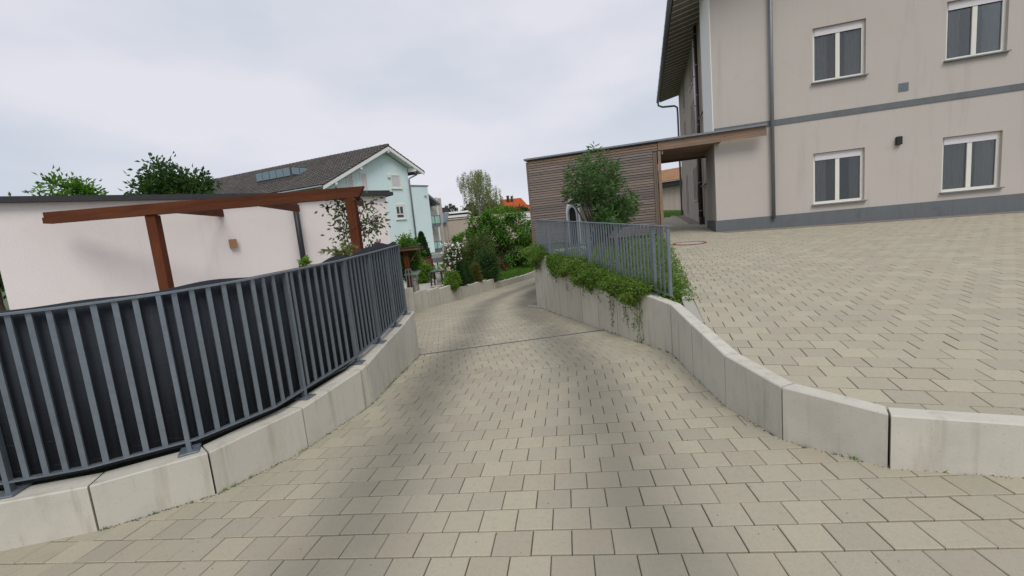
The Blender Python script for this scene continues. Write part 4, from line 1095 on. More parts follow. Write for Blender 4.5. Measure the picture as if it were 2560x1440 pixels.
def tree(name, label, base, trunk_h, center, rad, ncl, per, clr, ll, lw, mat, tr=0.12, group=None, bark='bark', shell=0.5):
    """limbs fork into boughs, each bough carries a ragged group of leafy twigs"""
    t = empty(name, base, label, 'tree', group); center = np.array(center, float); rad = np.array(rad, float)
    m = MB(); fork = np.array(base) + [0.02, 0, trunk_h]; branch(m, base, fork, tr, tr * 0.75, 0.04); P, D = [], []
    nb_ = 16
    for k in range(nb_):
        d = unit(rng.normal(0, 1, 3) * [1, 1, .9]); r_ = rng.uniform(.26, .5)
        c0 = center + d * rad * (1 - r_ * .75) * rng.uniform(.55, 1.12)
        m.tube([fork, (fork + c0) / 2 + [0, 0, .05 * rad[2]], c0], [tr * .45, tr * .25, tr * .08], 6)
        for q in range(max(4, ncl // nb_)):
            e = unit(rng.normal(0, 1, 3)); tw = c0 + e * rad * r_ * rng.uniform(.5, 1.2); m.tube([c0, tw], [tr * .07, tr * .02], 4)
            off = rng.normal(0, 1, (per, 3)) * clr * .5; P.append(tw + off); D.append(off / clr + e * .5 + rng.normal(0, .35, (per, 3)) + [0, 0, -.2])
    m.build('trunk', M[bark], t); leaf_mesh('crown', np.concatenate(P), np.concatenate(D), ll, lw, M[mat], t)
    return t

# ------------------------------------------------------------------ right hand planting
# white rounded garden oven behind the railing, its arched mouth facing left
ov = empty('garden_oven', (1.75, 12.0, -0.7), 'white rounded plaster dome with a dark arched mouth behind the bare railing', 'oven')
oc = at(1434, 560, 12.3); oX = unit(v(0.93, 0.37, 0)); oY = unit(v(-0.37, 0.93, 0))       # oX along its length, oY across
ob0 = v(oc[0], oc[1], -0.78)
wd, hh_, ln_ = 0.76, 1.54, 0.92
def arch(w, h, n=14, y0=0.0):
    r = w / 2; P = [(-r, 0.0)]
    for k in range(n + 1):
        a = math.pi - math.pi * k / n; P.append((r * math.cos(a), h - r + r * math.sin(a)))
    P.append((r, 0.0)); return P
outer = arch(wd, hh_); prof = []
m = MB(); V = []; Fs = []; segs = [(0.0, 0.985), (0.03, 1.0), (0.5, 1.0), (0.72, 0.97), (0.86, 0.85), (0.92, 0.6)]
no = len(outer)
for s, k in segs:
    for (y, z) in outer: V.append(ob0 + oX * s + oY * (y * k) + Z3 * (z * (k if k < 1 and s > .5 else 1) if s > .5 else z))
for i in range(len(segs) - 1):
    for j in range(no - 1): Fs.append((i * no + j, i * no + j + 1, (i + 1) * no + j + 1, (i + 1) * no + j))
Fs.append(tuple((len(segs) - 1) * no + j for j in range(no)))
m.add(V, Fs); m.build('body', M['whitesmooth'], ov, True)
inn = arch(0.42, 1.30); m = MB()      # front face with arched hole
V = [ob0 + oY * (y * .985) + Z3 * z for y, z in outer] + [ob0 + oY * y + Z3 * z for y, z in inn]
m.add(V, [(j + 1, j, no + j, no + j + 1) for j in range(no - 1)]); m.build('front', M['whitesmooth'], ov)
m = MB(); big = arch(0.56, 1.38)
V = [ob0 - oX * 0.03 + oY * y + Z3 * z for y, z in big] + [ob0 - oX * 0.03 + oY * y + Z3 * z for y, z in inn] + [ob0 + oX * .015 + oY * y + Z3 * z for y, z in inn] + [ob0 + oY * y + Z3 * z for y, z in big]
m.add(V, [(j + 1, j, no + j, no + j + 1) for j in range(no - 1)] + [(no + j + 1, no + j, 2 * no + j, 2 * no + j + 1) for j in range(no - 1)] + [(j, j + 1, 3 * no + j + 1, 3 * no + j) for j in range(no - 1)])
m.build('rim', M['rimgrey'], ov)
m = MB(); V = [ob0 + oX * 0.02 + oY * y * 1.02 + Z3 * z for y, z in inn]; m.add(V, [tuple(range(len(V)))]); m.build('mouth', M['black'], ov)  # flat black sheet; its colour stands in for the shaded inside

# tall shrub
sb = v(2.42, 11.35, -0.66)
bud = empty('tall_shrub', sb, 'tall loose shrub with lance shaped leaves in front of the timber boards', 'shrub')
m = MB(); P_, D_ = [], []
tips = []
for k in range(62):
    # tip target inside the outline seen from the drive
    px_, py_ = random.gauss(1497, 55), random.uniform(372, 548)
    lim = np.interp(py_, [365, 400, 440, 480, 520, 550], [14, 44, 66, 80, 78, 70])
    px_ = 1497 + max(-lim, min(lim, px_ - 1497)) + (16 if py_ > 470 else -6)
    if py_ > 500 and px_ < 1462: px_ += 60
    if k == 0: px_, py_ = 1486, 364
    if k == 1: px_, py_ = 1592, 488
    if k == 2: px_, py_ = 1412, 478
    if k == 4: px_, py_ = 1580, 470
    if k == 5: px_, py_ = 1545, 418
    if k == 6: px_, py_ = 1420, 440
    if k == 7: px_, py_ = 1590, 515
    if k == 8: px_, py_ = 1455, 392
    if k == 3: px_, py_ = 1416, 412
    tip = at(px_, py_, 11.35 + random.gauss(0, 0.45))
    b0 = sb + [random.gauss(0, .1), random.gauss(0, .08), 0]
    mid = b0 + (tip - b0) * 0.5 + v(0, 0, 0.12) + rng.normal(0, .04, 3)
    pts = [b0, b0 + (mid - b0) * .5 + rng.normal(0, .02, 3), mid, mid + (tip - mid) * .5, tip]
    m.tube(pts, [0.024, 0.018, 0.012, 0.007, 0.003], 6)
    for j in range(105):
        t_ = random.uniform(0.44 if px_ < 1470 else 0.34, 1.0) ** 0.8 * 4; i = min(int(t_), 3); p = pts[i] + (pts[i + 1] - pts[i]) * (t_ - i)
        d = unit(pts[i + 1] - pts[i]); s_ = rng.normal(0, 1, 3); s_ -= s_.dot(d) * d
        P_.append(p + unit(s_) * abs(random.gauss(0, .07))); D_.append(unit(s_) + d * 0.6 + v(0, 0, -0.25))
m.build('stems', M['stem'], bud)
P_, D_ = np.array(P_), np.array(D_); cc_ = P_ @ RW; xx_, yy_ = 1280 + F * cc_[:, 0] / cc_[:, 2], 720 + F * cc_[:, 1] / cc_[:, 2]
ok_ = ~((xx_ < 1492) & (yy_ > 508 + (xx_ - 1420) * .25))           # the stems are bare low down on this side
leaf_mesh('foliage', P_[ok_], D_[ok_], 0.15, 0.036, M['leaf_bud'], bud)

# ground cover spilling over the wall
def cover(name, label, s0, s1, n, hang, front=0.12, top=0.2, tall=lambda s: 1.0):
    t = empty(name, np.append(walk(RF, (s0 + s1) / 2), -0.9), label, 'ground cover')
    P, D = [], []; dirn = unit(np.array(RF[1]) - np.array(RF[0])); inw = np.array([dirn[1] * -1, dirn[0]])
    inw = inw if inw[0] > 0 else -inw
    ntuft = n // 26
    lump = lambda s: 0.72 + 0.28 * math.sin(s * 4.3 + 1) + 0.22 * math.sin(s * 9.7) + 0.16 * math.sin(s * 21 + 2)
    for k in range(ntuft):
        s = random.uniform(s0, s1); e = min(1.0, min(s - s0, s1 - s) / 0.25 + 0.15)
        q = walk(RF, min(max(s, 0), rl)) + (dirn * (s - rl) if s > rl else 0) + (dirn * s if s < 0 else 0)
        z = rw_top((q[0] - .1, q[1])); u = random.random()
        if u < 0.42:   # on top and behind the rail
            o = random.uniform(-0.16, top); c = np.append(q + inw * o, z + 0.02 + random.random() * 0.15 * e * tall(s))
        else:          # hanging in front of the face
            h = random.random() ** 1.15 * hang(s) * e * lump(s) * 1.15
            o = -0.13 - front * (0.25 + 0.75 * math.sin(min(1, h / max(hang(s), .01)) * 2.6)) * random.uniform(.2, 1.15) * e * lump(s * 1.7 + h * 5)
            c = np.append(q + inw * o, z + 0.06 - h)
        pts = c + rng.normal(0, 1, (26, 3)) * 0.035
        P.append(pts); D.append(rng.normal(0, 1, (26, 3)) + np.append(-inw * 0.8, 0.1))
    leaf_mesh('foliage', np.concatenate(P), np.concatenate(D), 0.033, 0.021, M['leaf_cover'], t)
    return t, inw
hang1 = lambda s: float(np.interp(s, [0.9, 1.3, 2.2, 3.2, 4.2, 4.9, 5.15], [0.16, 0.27, 0.28, 0.26, 0.20, 0.20, 0.10]))
cv, inw = cover('trailing_ground_cover', 'long green mass of small leaved ground cover hanging over the wall', 1.2, 5.0, 46000, hang1, tall=lambda s: float(np.interp(s, [1.2, 2.0, 2.6, 3.4, 4.4, 5.0], [.3, .9, 1.3, .9, .6, .2])) * (0.75 + 0.4 * math.sin(s * 7) * math.sin(s * 3.1)))
m = MB(); P_, D_ = [], []      # loose trailing strands
for s, L in ((3.0, .30), (3.6, .26), (4.02, 0.55), (4.42, .34), (4.5, 0.48), (4.78, 0.62), (4.84, 0.72), (4.9, .5), (2.2, .35), (4.7, .4), (3.3, .2), (1.6, .3), (4.1, .35)):
    q = walk(RF, s) - inw * 0.16; z = rw_top((q[0], q[1])); a = v(q[0], q[1], z - 0.05); L = L + 0.1
    pts = [a + v(0, 0, -L * k / 6) + v(random.gauss(0, .012), random.gauss(0, .012), 0) for k in range(7)]; m = MB(); m.tube(pts, 0.0025, 5); m.build('strand', M['stem'], cv)
    for j in range(int(80 * L)):
        t_ = random.random() * 6; i = min(int(t_), 5); P_.append(pts[i] + (pts[i + 1] - pts[i]) * (t_ - i) + rng.normal(0, .012, 3)); D_.append(rng.normal(0, 1, 3) - v(0.6, 0.2, .3))
leaf_mesh('strand_leaves', P_, D_, 0.028, 0.018, M['leaf_cover'], cv)
cover('trailing_ground_cover', 'small bright green cushion hanging over the far end of the wall', -0.12, 0.66, 9000, lambda s: 0.30, 0.14, 0.15)
# low planting on the bed behind the railing
t = empty('bed_ground_cover', (2.3, 6.5, -1.0), 'dark green ground cover on the bed between railing and kerb', 'ground cover')
P_ = []; 
while len(P_) < 30000:
    y = random.uniform(5.25, 12.8); x0_ = 1.985 - (y - 5.33) * 0.2443; xk = 2.40 + (y - 5.95) * 0.316 if y > 5.9 else 2.18 + (y - 5.3) * .3
    x = random.uniform(x0_ - 0.02, xk + 0.02 * random.random() + 0.05)
    e = min(1, (xk + .1 - x) / .2) * min(1, (y - 5.2) / .5)
    hgt = 0.26 * e * (0.6 + 0.4 * math.sin(x * 9 + y * 5) * math.sin(y * 7))
    c = v(x, y, min(bedz(x, y), upz(x, y)) + max(0.02, hgt) * random.uniform(.5, 1.05))
    for j in range(14): P_.append(c + rng.normal(0, .045, 3))
P_ = np.array(P_); leaf_mesh('foliage', P_, rng.normal(0, 1, P_.shape) + [0, -.3, .8], 0.036, 0.024, M['leaf_cover'], t)

# mulch chips and a few dead leaves
def chips(name, label, pts, size, mat, cat):
    pts = np.array(pts); n = len(pts)
    o = leaf_mesh(name, pts, rng.normal(0, 1, (n, 3)) * [1, 1, .25], size, size * .6, mat, None, fold=.1); tag(o, label, cat, None, 'stuff'); return o
pp_ = []
while len(pp_) < 2600:
    y = random.uniform(3.8, 6.4); xa = np.interp(y, [3.7, 5.1, 6.4], [1.82, 2.0, 1.85]); xb = np.interp(y, [3.7, 4.4, 6.4], [1.84, 1.92, 2.5])
    x = random.uniform(xa, max(xa + .02, xb)); pp_.append((x, y, min(bedz(x, y), upz(x, y) + .02) + random.random() * .025))
chips('mulch', 'dark brown bark mulch between kerb and wall', pp_, 0.03, M['soil'], 'mulch')
pp_ = [np.append(q[:2], p2(q[0], q[1]) + 0.008) for q in (_hit2(1535 + random.gauss(0, 5), 834 + random.gauss(0, 2)) for _ in range(16))]
chips('dead_leaves', 'small heap of dead leaves at the foot of the wall', pp_, 0.035, M['soil'], 'leaves')
pp_ = []; wd_ = []
for path, off in ((LW[3:], -0.02), (RWP[:6], -0.02)):
    L_f = plen(path)
    for k in range(900):
        q = walk(path, random.random() * L_f); q2_ = q + rng.normal(0, .006, 2); sgn = -1 if path is not LW[3:] and q[0] > 0 else 1
        q2_[0] += sgn * abs(random.gauss(0.006, .012)); pp_.append((q2_[0], q2_[1], roadz(*q2_) + .003))
    for k in range(26):
        q = walk(path, random.random() * L_f); sgn = -1 if q[0] > 0 else 1
        for j in range(random.randint(4, 14)): wd_.append((q[0] + sgn * .008 + random.gauss(0, .008), q[1] + random.gauss(0, .014), roadz(*q)))
chips('dirt_line', 'dark dirt gathered along the foot of the concrete walls', pp_, 0.010, M['soil'], 'dirt')
blades('weeds', np.array(wd_), 0.025, 0.003, M['grass'], label='tiny weeds sprouting along the foot of the concrete walls', cat='weeds')
pp_ = []
for k in range(240):
    x, y = random.uniform(-1.5, 1.6), random.uniform(1.9, 7); pp_.append((x, y, roadz(x, y) + 0.004))
chips('grit', 'pale grit scattered on the drive paving', pp_, 0.006, M['patio'], 'grit')
pp_ = []
for k in range(170):
    s = random.uniform(0, 5.2); q = walk(RF, s) ; x = 2.55 + random.gauss(0, .22) + random.random() * .5; y = 6.0 + random.random() * 4; x += (y - 6) * .3
    pp_.append((x, y, upz(x, y) + 0.006))
chips('fallen_leaves', 'few tiny fallen leaves on the forecourt beside the bed', pp_, 0.022, M['leaf_dark'], 'leaves')

# ------------------------------------------------------------------ pergola with clematis
pg = empty('pergola', (-2.42, 7.0, -1.22), 'red brown stained timber pergola behind the dark screen', 'pergola')
pt = at(877, 497, 7.0); pb = at(896, 632, 7.0)
bx('post', M['pergola_v'], pg, (pt[0] - 0.07, 6.93, -1.22), (0.14, 0, 0), (0, 0.14, 0), (0, 0, pt[2] + 1.24), 0.006)
bd = unit(v(-1.0, -0.10, 0)); e = at(909, 470, 6.98)
bR, hB = v(e[0], e[1], 0.765), 0.165
m = MB(); back = unit(v(-bd[1], bd[0], 0)) * -0.11
if back[1] < 0: back = -back
m.prism([bR + Z3 * hB, bR + bd * 0.10 + Z3 * 0.0, bR + bd * 4.6, bR + bd * 4.6 + Z3 * hB], back); m.build('beam', M['pergola'], pg)
m = MB(); f0 = bR - back * 0.28
m.prism([f0 + bd * .03 + Z3 * hB * .52, f0 + bd * 0.10 + Z3 * 0.0, f0 + bd * 4.6, f0 + bd * 4.6 + Z3 * hB * .52], back * 0.24); m.build('batten', M['pergola'], pg)
bx('post', M['pergola_v'], pg, bR + bd * 3.1 + v(0, 0, -2.0), bd * 0.14, back * 1.2, Z3 * 1.995, 0.006)
for k in range(3):
    c0 = bR + bd * (0.45 + 1.25 * k) + Z3 * (hB - .135) + back * 1.02
    bx('rafter', M['pergola'], pg, c0, bd * 0.07, unit(back) * 1.9, Z3 * 0.13)
cl = empty('clematis', (-2.5, 6.9, -1.2), 'clematis with purple flowers climbing the pergola post', 'climber')
m = MB(); P_, D_, fl = [], [], []
def vine(pix, Y, n, spread, ll):
    pts = [at(x, y, Y + random.gauss(0, .05)) for x, y in pix]; m.tube(pts, 0.005, 5)
    for j in range(n):
        t_ = random.random() * (len(pts) - 1); i = min(int(t_), len(pts) - 2); p = pts[i] + (pts[i + 1] - pts[i]) * (t_ - i)
        o = rng.normal(0, spread, 3); P_.append(p + o); D_.append(o + rng.normal(0, .5, 3) * spread + v(0, 0, -.4 * spread))
vine([(880, 640), (868, 600), (860, 560), (862, 520), (872, 495)], 7.2, 150, .09, .07)
vine([(895, 640), (905, 590), (915, 560), (925, 545), (940, 530)], 7.2, 190, .11, .07)
vine([(895, 560), (905, 530), (915, 515), (935, 500)], 7.2, 70, .08, .07)
vine([(900, 580), (925, 568), (945, 562), (957, 556)], 7.2, 70, .06, .07)
vine([(875, 510), (850, 505), (830, 515), (815, 525)], 7.2, 46, .06, .07)
vine([(868, 545), (852, 535), (845, 520), (842, 505)], 7.2, 60, .07, .07)
vine([(880, 590), (862, 590), (858, 575), (862, 560)], 7.2, 80, .07, .07)
m.build('vine', M['stem'], cl); leaf_mesh('foliage', P_, D_, 0.075, 0.036, M['leaf_clem'], cl)
for (x, y) in ((862, 523), (852, 571), (903, 566), (940, 546), (931, 507), (818, 519), (840, 472), (836, 497), (873, 505), (917, 580), (943, 552), (820, 521), (899, 532), (870, 548), (897, 497), (930, 555)):
    c = at(x, y, 7.08); m = MB(); face = unit(-c + rng.normal(0, .8, 3) * np.linalg.norm(c) * .3); a = unit(np.cross(face, v(0, 0, 1))); b = np.cross(face, a)
    for k in range(6):
        an = k * math.pi / 3 + random.random() * .3; d = a * math.cos(an) + b * math.sin(an); s_ = np.cross(face, d)
        R_ = random.uniform(.030, .050)
        m.add([c, c + d * R_ * .55 + s_ * R_ * .3 + face * .01, c + d * R_ - face * .008, c + d * R_ * .55 - s_ * R_ * .3 + face * .01], [(0, 1, 2, 3)])
    m.build('flower', M['petal_purple'], cl)
# arching reed like shrub and small plants below it
def spray(name, label, base, tips, Y, mat, n, ll, lw):
    t = empty(name, base, label, 'plant'); m = MB(); P, D = [], []
    for (x, y) in tips:
        tip = at(x, y, Y + random.gauss(0, .1)); b0 = np.array(base) + rng.normal(0, .05, 3) * [1, 1, 0]; mid = (b0 + tip) / 2 + v(0, 0, .18)
        pts = [b0, (b0 + mid) / 2 + v(0, 0, .04), mid, (mid + tip) / 2 + v(0, 0, .05), tip]; m.tube(pts, [.008, .007, .006, .004, .002], 5)
        for j in range(n):
            t_ = random.uniform(1.2, 4); i = min(int(t_), 3); p = pts[i] + (pts[i + 1] - pts[i]) * (t_ - i); d = unit(pts[i + 1] - pts[i])
            s_ = rng.normal(0, 1, 3); s_ -= s_.dot(d) * d; P.append(p); D.append(d * .9 + unit(s_) * .55)
    m.build('stems', M['stem'], t); leaf_mesh('foliage', P, D, ll, lw, M[mat], t); return t
spray('arching_shrub', 'yellow green arching shrub leaning left in front of the white garage wall', at(880, 700, 6.3), [(806, 630), (825, 628), (842, 650), (838, 636), (852, 632), (858, 612), (848, 642), (868, 640), (874, 625), (884, 618), (835, 655)], 6.3, 'leaf_reed', 40, .085, .016)
spray('small_plant', 'small round leaved plant peeping over the screen by the black pipe', at(760, 720, 5.2), [(752, 672), (765, 668), (778, 668), (760, 676), (770, 672)], 5.2, 'leaf_lime', 5, .09, .06)
ros = spray('rose_bush', 'little rose bush with pink buds above the screen edge', at(945, 670, 6.9), [(930, 610), (942, 612), (950, 606), (938, 618), (925, 616)], 6.9, 'leaf_clem', 8, .05, .03)
for (x, y) in ((941, 610), (947, 607), (950, 602), (940, 614)):
    c = at(x, y, 6.88); m = MB(); m.cone(c - v(0, 0, .02), c + v(0, 0, .025), .012, .02, 7); m.build('bud', M['petal_pink'], ros)

# ------------------------------------------------------------------ white garage wall behind the pergola
ga = math.radians(41); gd = v(math.cos(ga), math.sin(ga), 0); gN = v(-gd[1], gd[0], 0)
gR = at(963, 488, 10.5); gRb = v(gR[0], gR[1], -1.25)
gar = empty('garage', gRb - gd * 2.0, 'white rough plastered garage with dark flat roof edge', 'garage')
bx('wall', M['plaster_white'], gar, gRb - gd * 6.2, gd * 6.2, gN * 3.0, Z3 * (1.12 + 1.25))
bx('roof_edge', M['roofedge'], gar, gRb - gd * 6.4 - gN * 0.12 + Z3 * (1.12 + 1.25), gd * 6.55, gN * 3.3, Z3 * 0.085)
bx('roof_strip', M['roofedge'], gar, gRb - gd * 1.0 - gN * 0.10 + Z3 * (1.205 + 1.25), gd * 1.08, gN * 0.2, Z3 * 0.035)
q = vpl(gRb, gRb + gd, 741, 560)
m = MB(); m.tube([v(q[0], q[1], 1.15) - gN * .1, v(q[0], q[1], -1.2) - gN * .1], 0.055, 10); m.build('downpipe', M['pipeblack'], gar, True)
q2 = gRb - gd * 3.3
bx('light_box', M['tile_tan'], gar, v(q2[0], q2[1], 0.2) - gN * 0.08, gd * .12, gN * .08, Z3 * .16)

# ------------------------------------------------------------------ turquoise apartment house
th = empty('turquoise_house', (-10, 39, -2.3), 'pale turquoise house with dark tiled gable roof and white verge boards', 'house')
ha = math.radians(48); hg = v(math.cos(ha), math.sin(ha), 0); hn = v(hg[1], -hg[0], 0)      # hn points to the viewer
hr = unit(np.append(ray(-1330, 828)[:2], 0))                                                # ridge direction, away to the left
AP = at(970, 362, 38.0)
OV = 0.75
W0 = AP + hr * OV; W0 = v(W0[0], W0[1], 0)
def H(x, y, off=0.0):
    """point of the gable wall plane (shifted off metres towards the viewer): s along the wall, z"""
    O = W0 + hn * off; r_ = ray(x, y); p = r_ * hn.dot(O) / hn.dot(r_); return float((p - O).dot(hg)), float(p[2])
def HP(s, z, off=0.0): return W0 + hn * off + hg * s + Z3 * z
kL, kR = 0.548, 0.577
sL = H(813, 466)[0]; sR = H(1020, 440)[0]
roofz = lambda s: AP[2] - 0.12 - (kR * s if s > 0 else -kL * s)
HLEN = 24.0
m = MB(); m.prism([HP(sL, -3.2), HP(sR, -3.2), HP(sR, roofz(sR) - .22), HP(0, roofz(0) - .22), HP(sL, roofz(sL) - .22)], hr * HLEN); m.build('wall', M['plaster_teal'], th)
sEL, sER = -6.15, 3.45
V0 = v(AP[0], AP[1], 0)
def VP_(s, z, d=0.0): return V0 + hg * s + Z3 * z + hr * d
for s1_, nm in ((sEL, 'roof'), (sER, 'roof')):
    k = kL if s1_ < 0 else kR; z1_ = AP[2] - k * abs(s1_)
    m = MB(); m.prism([VP_(0, AP[2] - .06), VP_(s1_, z1_ - .06), VP_(s1_, z1_ - .2), VP_(0, AP[2] - .2)], hr * (HLEN + OV + .5)); ro = m.build(nm, M['tile_dark'], th)
    # verge board
    m = MB(); m.prism([VP_(0, AP[2] - .14, -.02), VP_(s1_, z1_ - .14, -.02), VP_(s1_ , z1_ - .40, -.02), VP_(0, AP[2] - .42, -.02)], hr * .05); m.build('verge_board', M['white'], th)
    # soffit
    m = MB(); m.prism([VP_(0, AP[2] - .22, .04), VP_(s1_, z1_ - .22, .04), VP_(s1_, z1_ - .26, .04), VP_(0, AP[2] - .26, .04)], hr * (OV)); m.build('soffit', M['white'], th)
    # tiles
    L = math.hypot(s1_, k * s1_); nr = int(L / 0.36); ncol = int((HLEN + OV + .4) / 0.30)
    slope = unit(v(0, 0, 0) + hg * s1_ + Z3 * (-k * abs(s1_))); nrm_ = unit(np.cross(hr, slope)); nrm_ = nrm_ if nrm_[2] > 0 else -nrm_
    V, Fs, R = [], [], []
    for i in range(nr):
        for j in range(ncol):
            o = VP_(0, AP[2] - .06) + slope * (i * L / nr) + hr * (-.02 + 0.30 * j) ; b0 = len(V); rr_ = random.random()
            for e_, lift in ((0, 0.01), (L / nr + 0.03, 0.075)):
                for (w_, h_) in ((0, 0), (0.07, 0.06), (0.15, 0.07), (0.22, 0.012), (0.295, 0)):
                    V.append(o + slope * e_ + hr * w_ + nrm_ * (lift + h_))
            for q_ in range(4): Fs.append((b0 + q_, b0 + q_ + 1, b0 + 5 + q_ + 1, b0 + 5 + q_)); R.append(rr_)
            V.append(V[b0 + 5] - nrm_ * .05); V.append(V[b0 + 9] - nrm_ * .05)
            Fs.append((b0 + 5, b0 + 7, b0 + 11, b0 + 10)); Fs.append((b0 + 7, b0 + 9, b0 + 11, b0 + 7)[:3]); R += [rr_, rr_]
    me = bpy.data.meshes.new('tiles'); me.from_pydata([tuple(p) for p in V], [], Fs); me.materials.append(M['tile_dark'])
    a_ = me.attributes.new('rnd', 'FLOAT', 'FACE'); a_.data.foreach_set('value', R)
    o_ = link('tiles', me, ro); o_['kind'] = 'stuff'
for k in range(54):   # ridge tiles
    m = MB(); m.tube([VP_(0, AP[2] - .02, -.05 + .46 * k), VP_(0, AP[2] + .0, .42 + .46 * k)], [.12, .135], 8); m.build('ridge_tile', M['tile_dark'], th)
# purlin ends carrying the verge
for s in (0.0, -2.75, -5.05, 2.55):
    z = roofz(s) - .50
    m = MB(); m.box(HP(s - .09, z) , hg * .18, -hr * (OV - .02), Z3 * .34); m.build('purlin', M['white'], th)
# gutters and downpipe
m = MB(); z1_ = AP[2] - kR * sER - .2; m.tube([VP_(sER + .06, z1_ + .05, .0), VP_(sER + .06, z1_ + .05, HLEN)], .08, 8); m.build('gutter', M['zinc'], th, True)
m = MB(); z1_ = AP[2] - kL * -sEL - .2; m.tube([VP_(sEL - .06, z1_ + .05, .0), VP_(sEL - .06, z1_ + .05, HLEN + .6)], .08, 8); m.build('gutter', M['zinc'], th, True)
s_a, z_a = H(1041, 431, .3); s_b, z_b = H(1022, 446, .12); s_c, z_c = H(1044, 606, .12)
m = MB(); m.tube([HP(s_a, z_a + .1, .3), HP(s_a, z_a - .2, .3), HP(s_b + .05, z_b, .12), HP(s_b, z_b - .3, .12), HP(s_b, -2.5, .12)], .075, 8); m.build('downpipe', M['zinc'], th, True)
def window(x0, y0, x1, y1, kind):
    a, za = H(x0, y0); b, zb = H(x1, y1); s0_, s1_ = min(a, b), max(a, b); z0_, z1_ = zb, za
    w, h = s1_ - s0_, z1_ - z0_
    f = MB(); e = .10
    for (o, ex, ez) in ((HP(s0_, z0_, .0), hg * w, Z3 * e), (HP(s0_, z1_ - e, 0), hg * w, Z3 * e), (HP(s0_, z0_ + e, 0), hg * e, Z3 * (h - 2 * e)), (HP(s1_ - e, z0_ + e, 0), hg * e, Z3 * (h - 2 * e))):
        f.box(o, ex, hn * .05, ez)
    fr = f.build('window', M['offwhite'], th)
    if kind == 'shut':
        hs = h - 2 * e - .16; n_ = max(4, int(hs / .06))
        for k in range(n_): bx('shutter_slat', M['shutter'], fr, HP(s0_ + e, z0_ + e + .16 + hs * k / n_, -.02), hg * (w - 2 * e), hn * .035, Z3 * (hs / n_ - .012))
        bx('pane', M['glass'], fr, HP(s0_ + e, z0_ + e, -.02), hg * (w - 2 * e), hn * .02, Z3 * .15)
        bx('casement', M['white'], fr, HP(s0_ + e, z0_ + e, .0), hg * (w - 2 * e), hn * .03, Z3 * .07)
    else:
        bx('pane', M['glass'], fr, HP(s0_ + e, z0_ + e, -.02), hg * (w - 2 * e), hn * .03, Z3 * (h - 2 * e))
        bx('mullion', M['white'], fr, HP((s0_ + s1_) / 2 - .04 - .06, z0_ + e + .3, 0.012), hg * .08, hn * .03, Z3 * (h - 2 * e - .3))
        bx('transom', M['white'], fr, HP(s0_ + e, z0_ + e + .30, .012), hg * (w - 2 * e), hn * .034, Z3 * .09)
        bx('casement', M['white'], fr, HP(s0_ + e, z0_ + e, .012), hg * (w - 2 * e), hn * .03, Z3 * .06)
        bx('casement', M['white'], fr, HP(s1_ - e - .1, z0_ + e, .012), hg * .1, hn * .036, Z3 * (h - 2 * e))
        bx('shutter_box', M['shutter'], fr, HP(s0_ + e, z1_ - e - .14, .012), hg * (w - 2 * e), hn * .04, Z3 * .14)
    bx('sill', M['offwhite'], fr, HP(s0_ - .06, z0_ - .05, 0), hg * (w + .12), hn * .12, Z3 * .05)
window(862.5, 431, 889, 492, 'shut'); window(898, 432, 924, 492, 'shut'); window(975, 436, 1003.5, 471.5, 'shut')
window(986.5, 510.5, 1014.5, 547.5, 'open'); window(999, 586.5, 1024, 624, 'open')
for (x, y) in ((854, 438), (971, 436)):
    s, z = H(x, y + 9); bx('vent', M['white'], th, HP(s - .12, z, 0), hg * .24, hn * .14, Z3 * .34, .02)
# dormer glass strip on the left slope
dl = MB(); dm_r = sEL * .52
s_, z_ = -3.3, AP[2] - kL * 3.3
bx('dormer', M['tile_dark'], th, VP_(-3.9, z_ - .35, 6.1), hg * 1.4, hr * 4.2, Z3 * 1.05)
for k in range(2): bx('dormer_pane', M['glass_blue'], th, VP_(-3.84 + .66 * k, z_ + .06, 6.06), hg * .6, -hr * .03, Z3 * .56)
for k in range(5): bx('dormer_pane', M['glass_blue'], th, VP_(-3.9, z_ - .02, 6.15 + .82 * k) + hg * -.03, -hg * .03, hr * .74, Z3 * .66)
# flat roofed annex and balconies on the right end
s1_, zt_ = H(1068, 466, .06); s1b = H(1088, 628, .06)[0]; sA = (s1_ + s1b) / 2
bx('annex_wall', M['plaster_teal'], th, HP(sR + .06, -1.25, .06), hg * (sA - sR - .06), hr * 5.0, Z3 * (zt_ + 1.25))
bx('annex_cap', M['zinc'], th, HP(sR + .10, zt_, .12), hg * (sA - sR), hr * 5.2, Z3 * .10)
bx('wall_lamp', M['darkmetal'], th, HP(sA - .55, H(1066, 491, .06)[1], .12), hg * .3, hn * .08, Z3 * .05)
def bal(yr, ys, xr):
    zr = H(1085, yr)[1]; zs = H(1090, ys)[1]; L = H(xr, ys)[0] - sA
    b_ = bx('balcony_slab', M['zinc'], th, HP(sA + .0, zs - .12, -.35), hg * L, hr * 2.0, Z3 * .30)
    bx('glass_panel', M['glass_green'], b_, HP(sA + .05, zs + .2, -.33), hg * (L * .52 - .05), hn * .02, Z3 * (zr - zs - .25))
    bx('glass_panel', M['glass_green'], b_, HP(sA + L * .53, zs + .2, -.33), hg * (L * .47 - .02), hn * .02, Z3 * (zr - zs - .25))
    bx('handrail', M['galv'], b_, HP(sA, zr - .04, -.34), hg * L, hn * .06, Z3 * .06)
    for k in (.0, .5, .98): bx('rail_post', M['galv'], b_, HP(sA + L * k, zs, -.31), hg * .05, hn * .05, Z3 * (zr - zs))
    bx('back_wall', M['plaster_beige'], b_, HP(sA, zs + .2, -1.2), hg * (L + 1.15), hr * .1, Z3 * 2.5)
    bx('door', M['glass'], b_, HP(sA + .12, zs + .25, -1.15), hg * (L * .55), hn * .03, Z3 * 2.0)
    bx('corner_post', M['white'], b_, HP(sA + L - .14, zs + .15, -.5), hg * .12, hn * .12, Z3 * 2.55)
    return zs, L
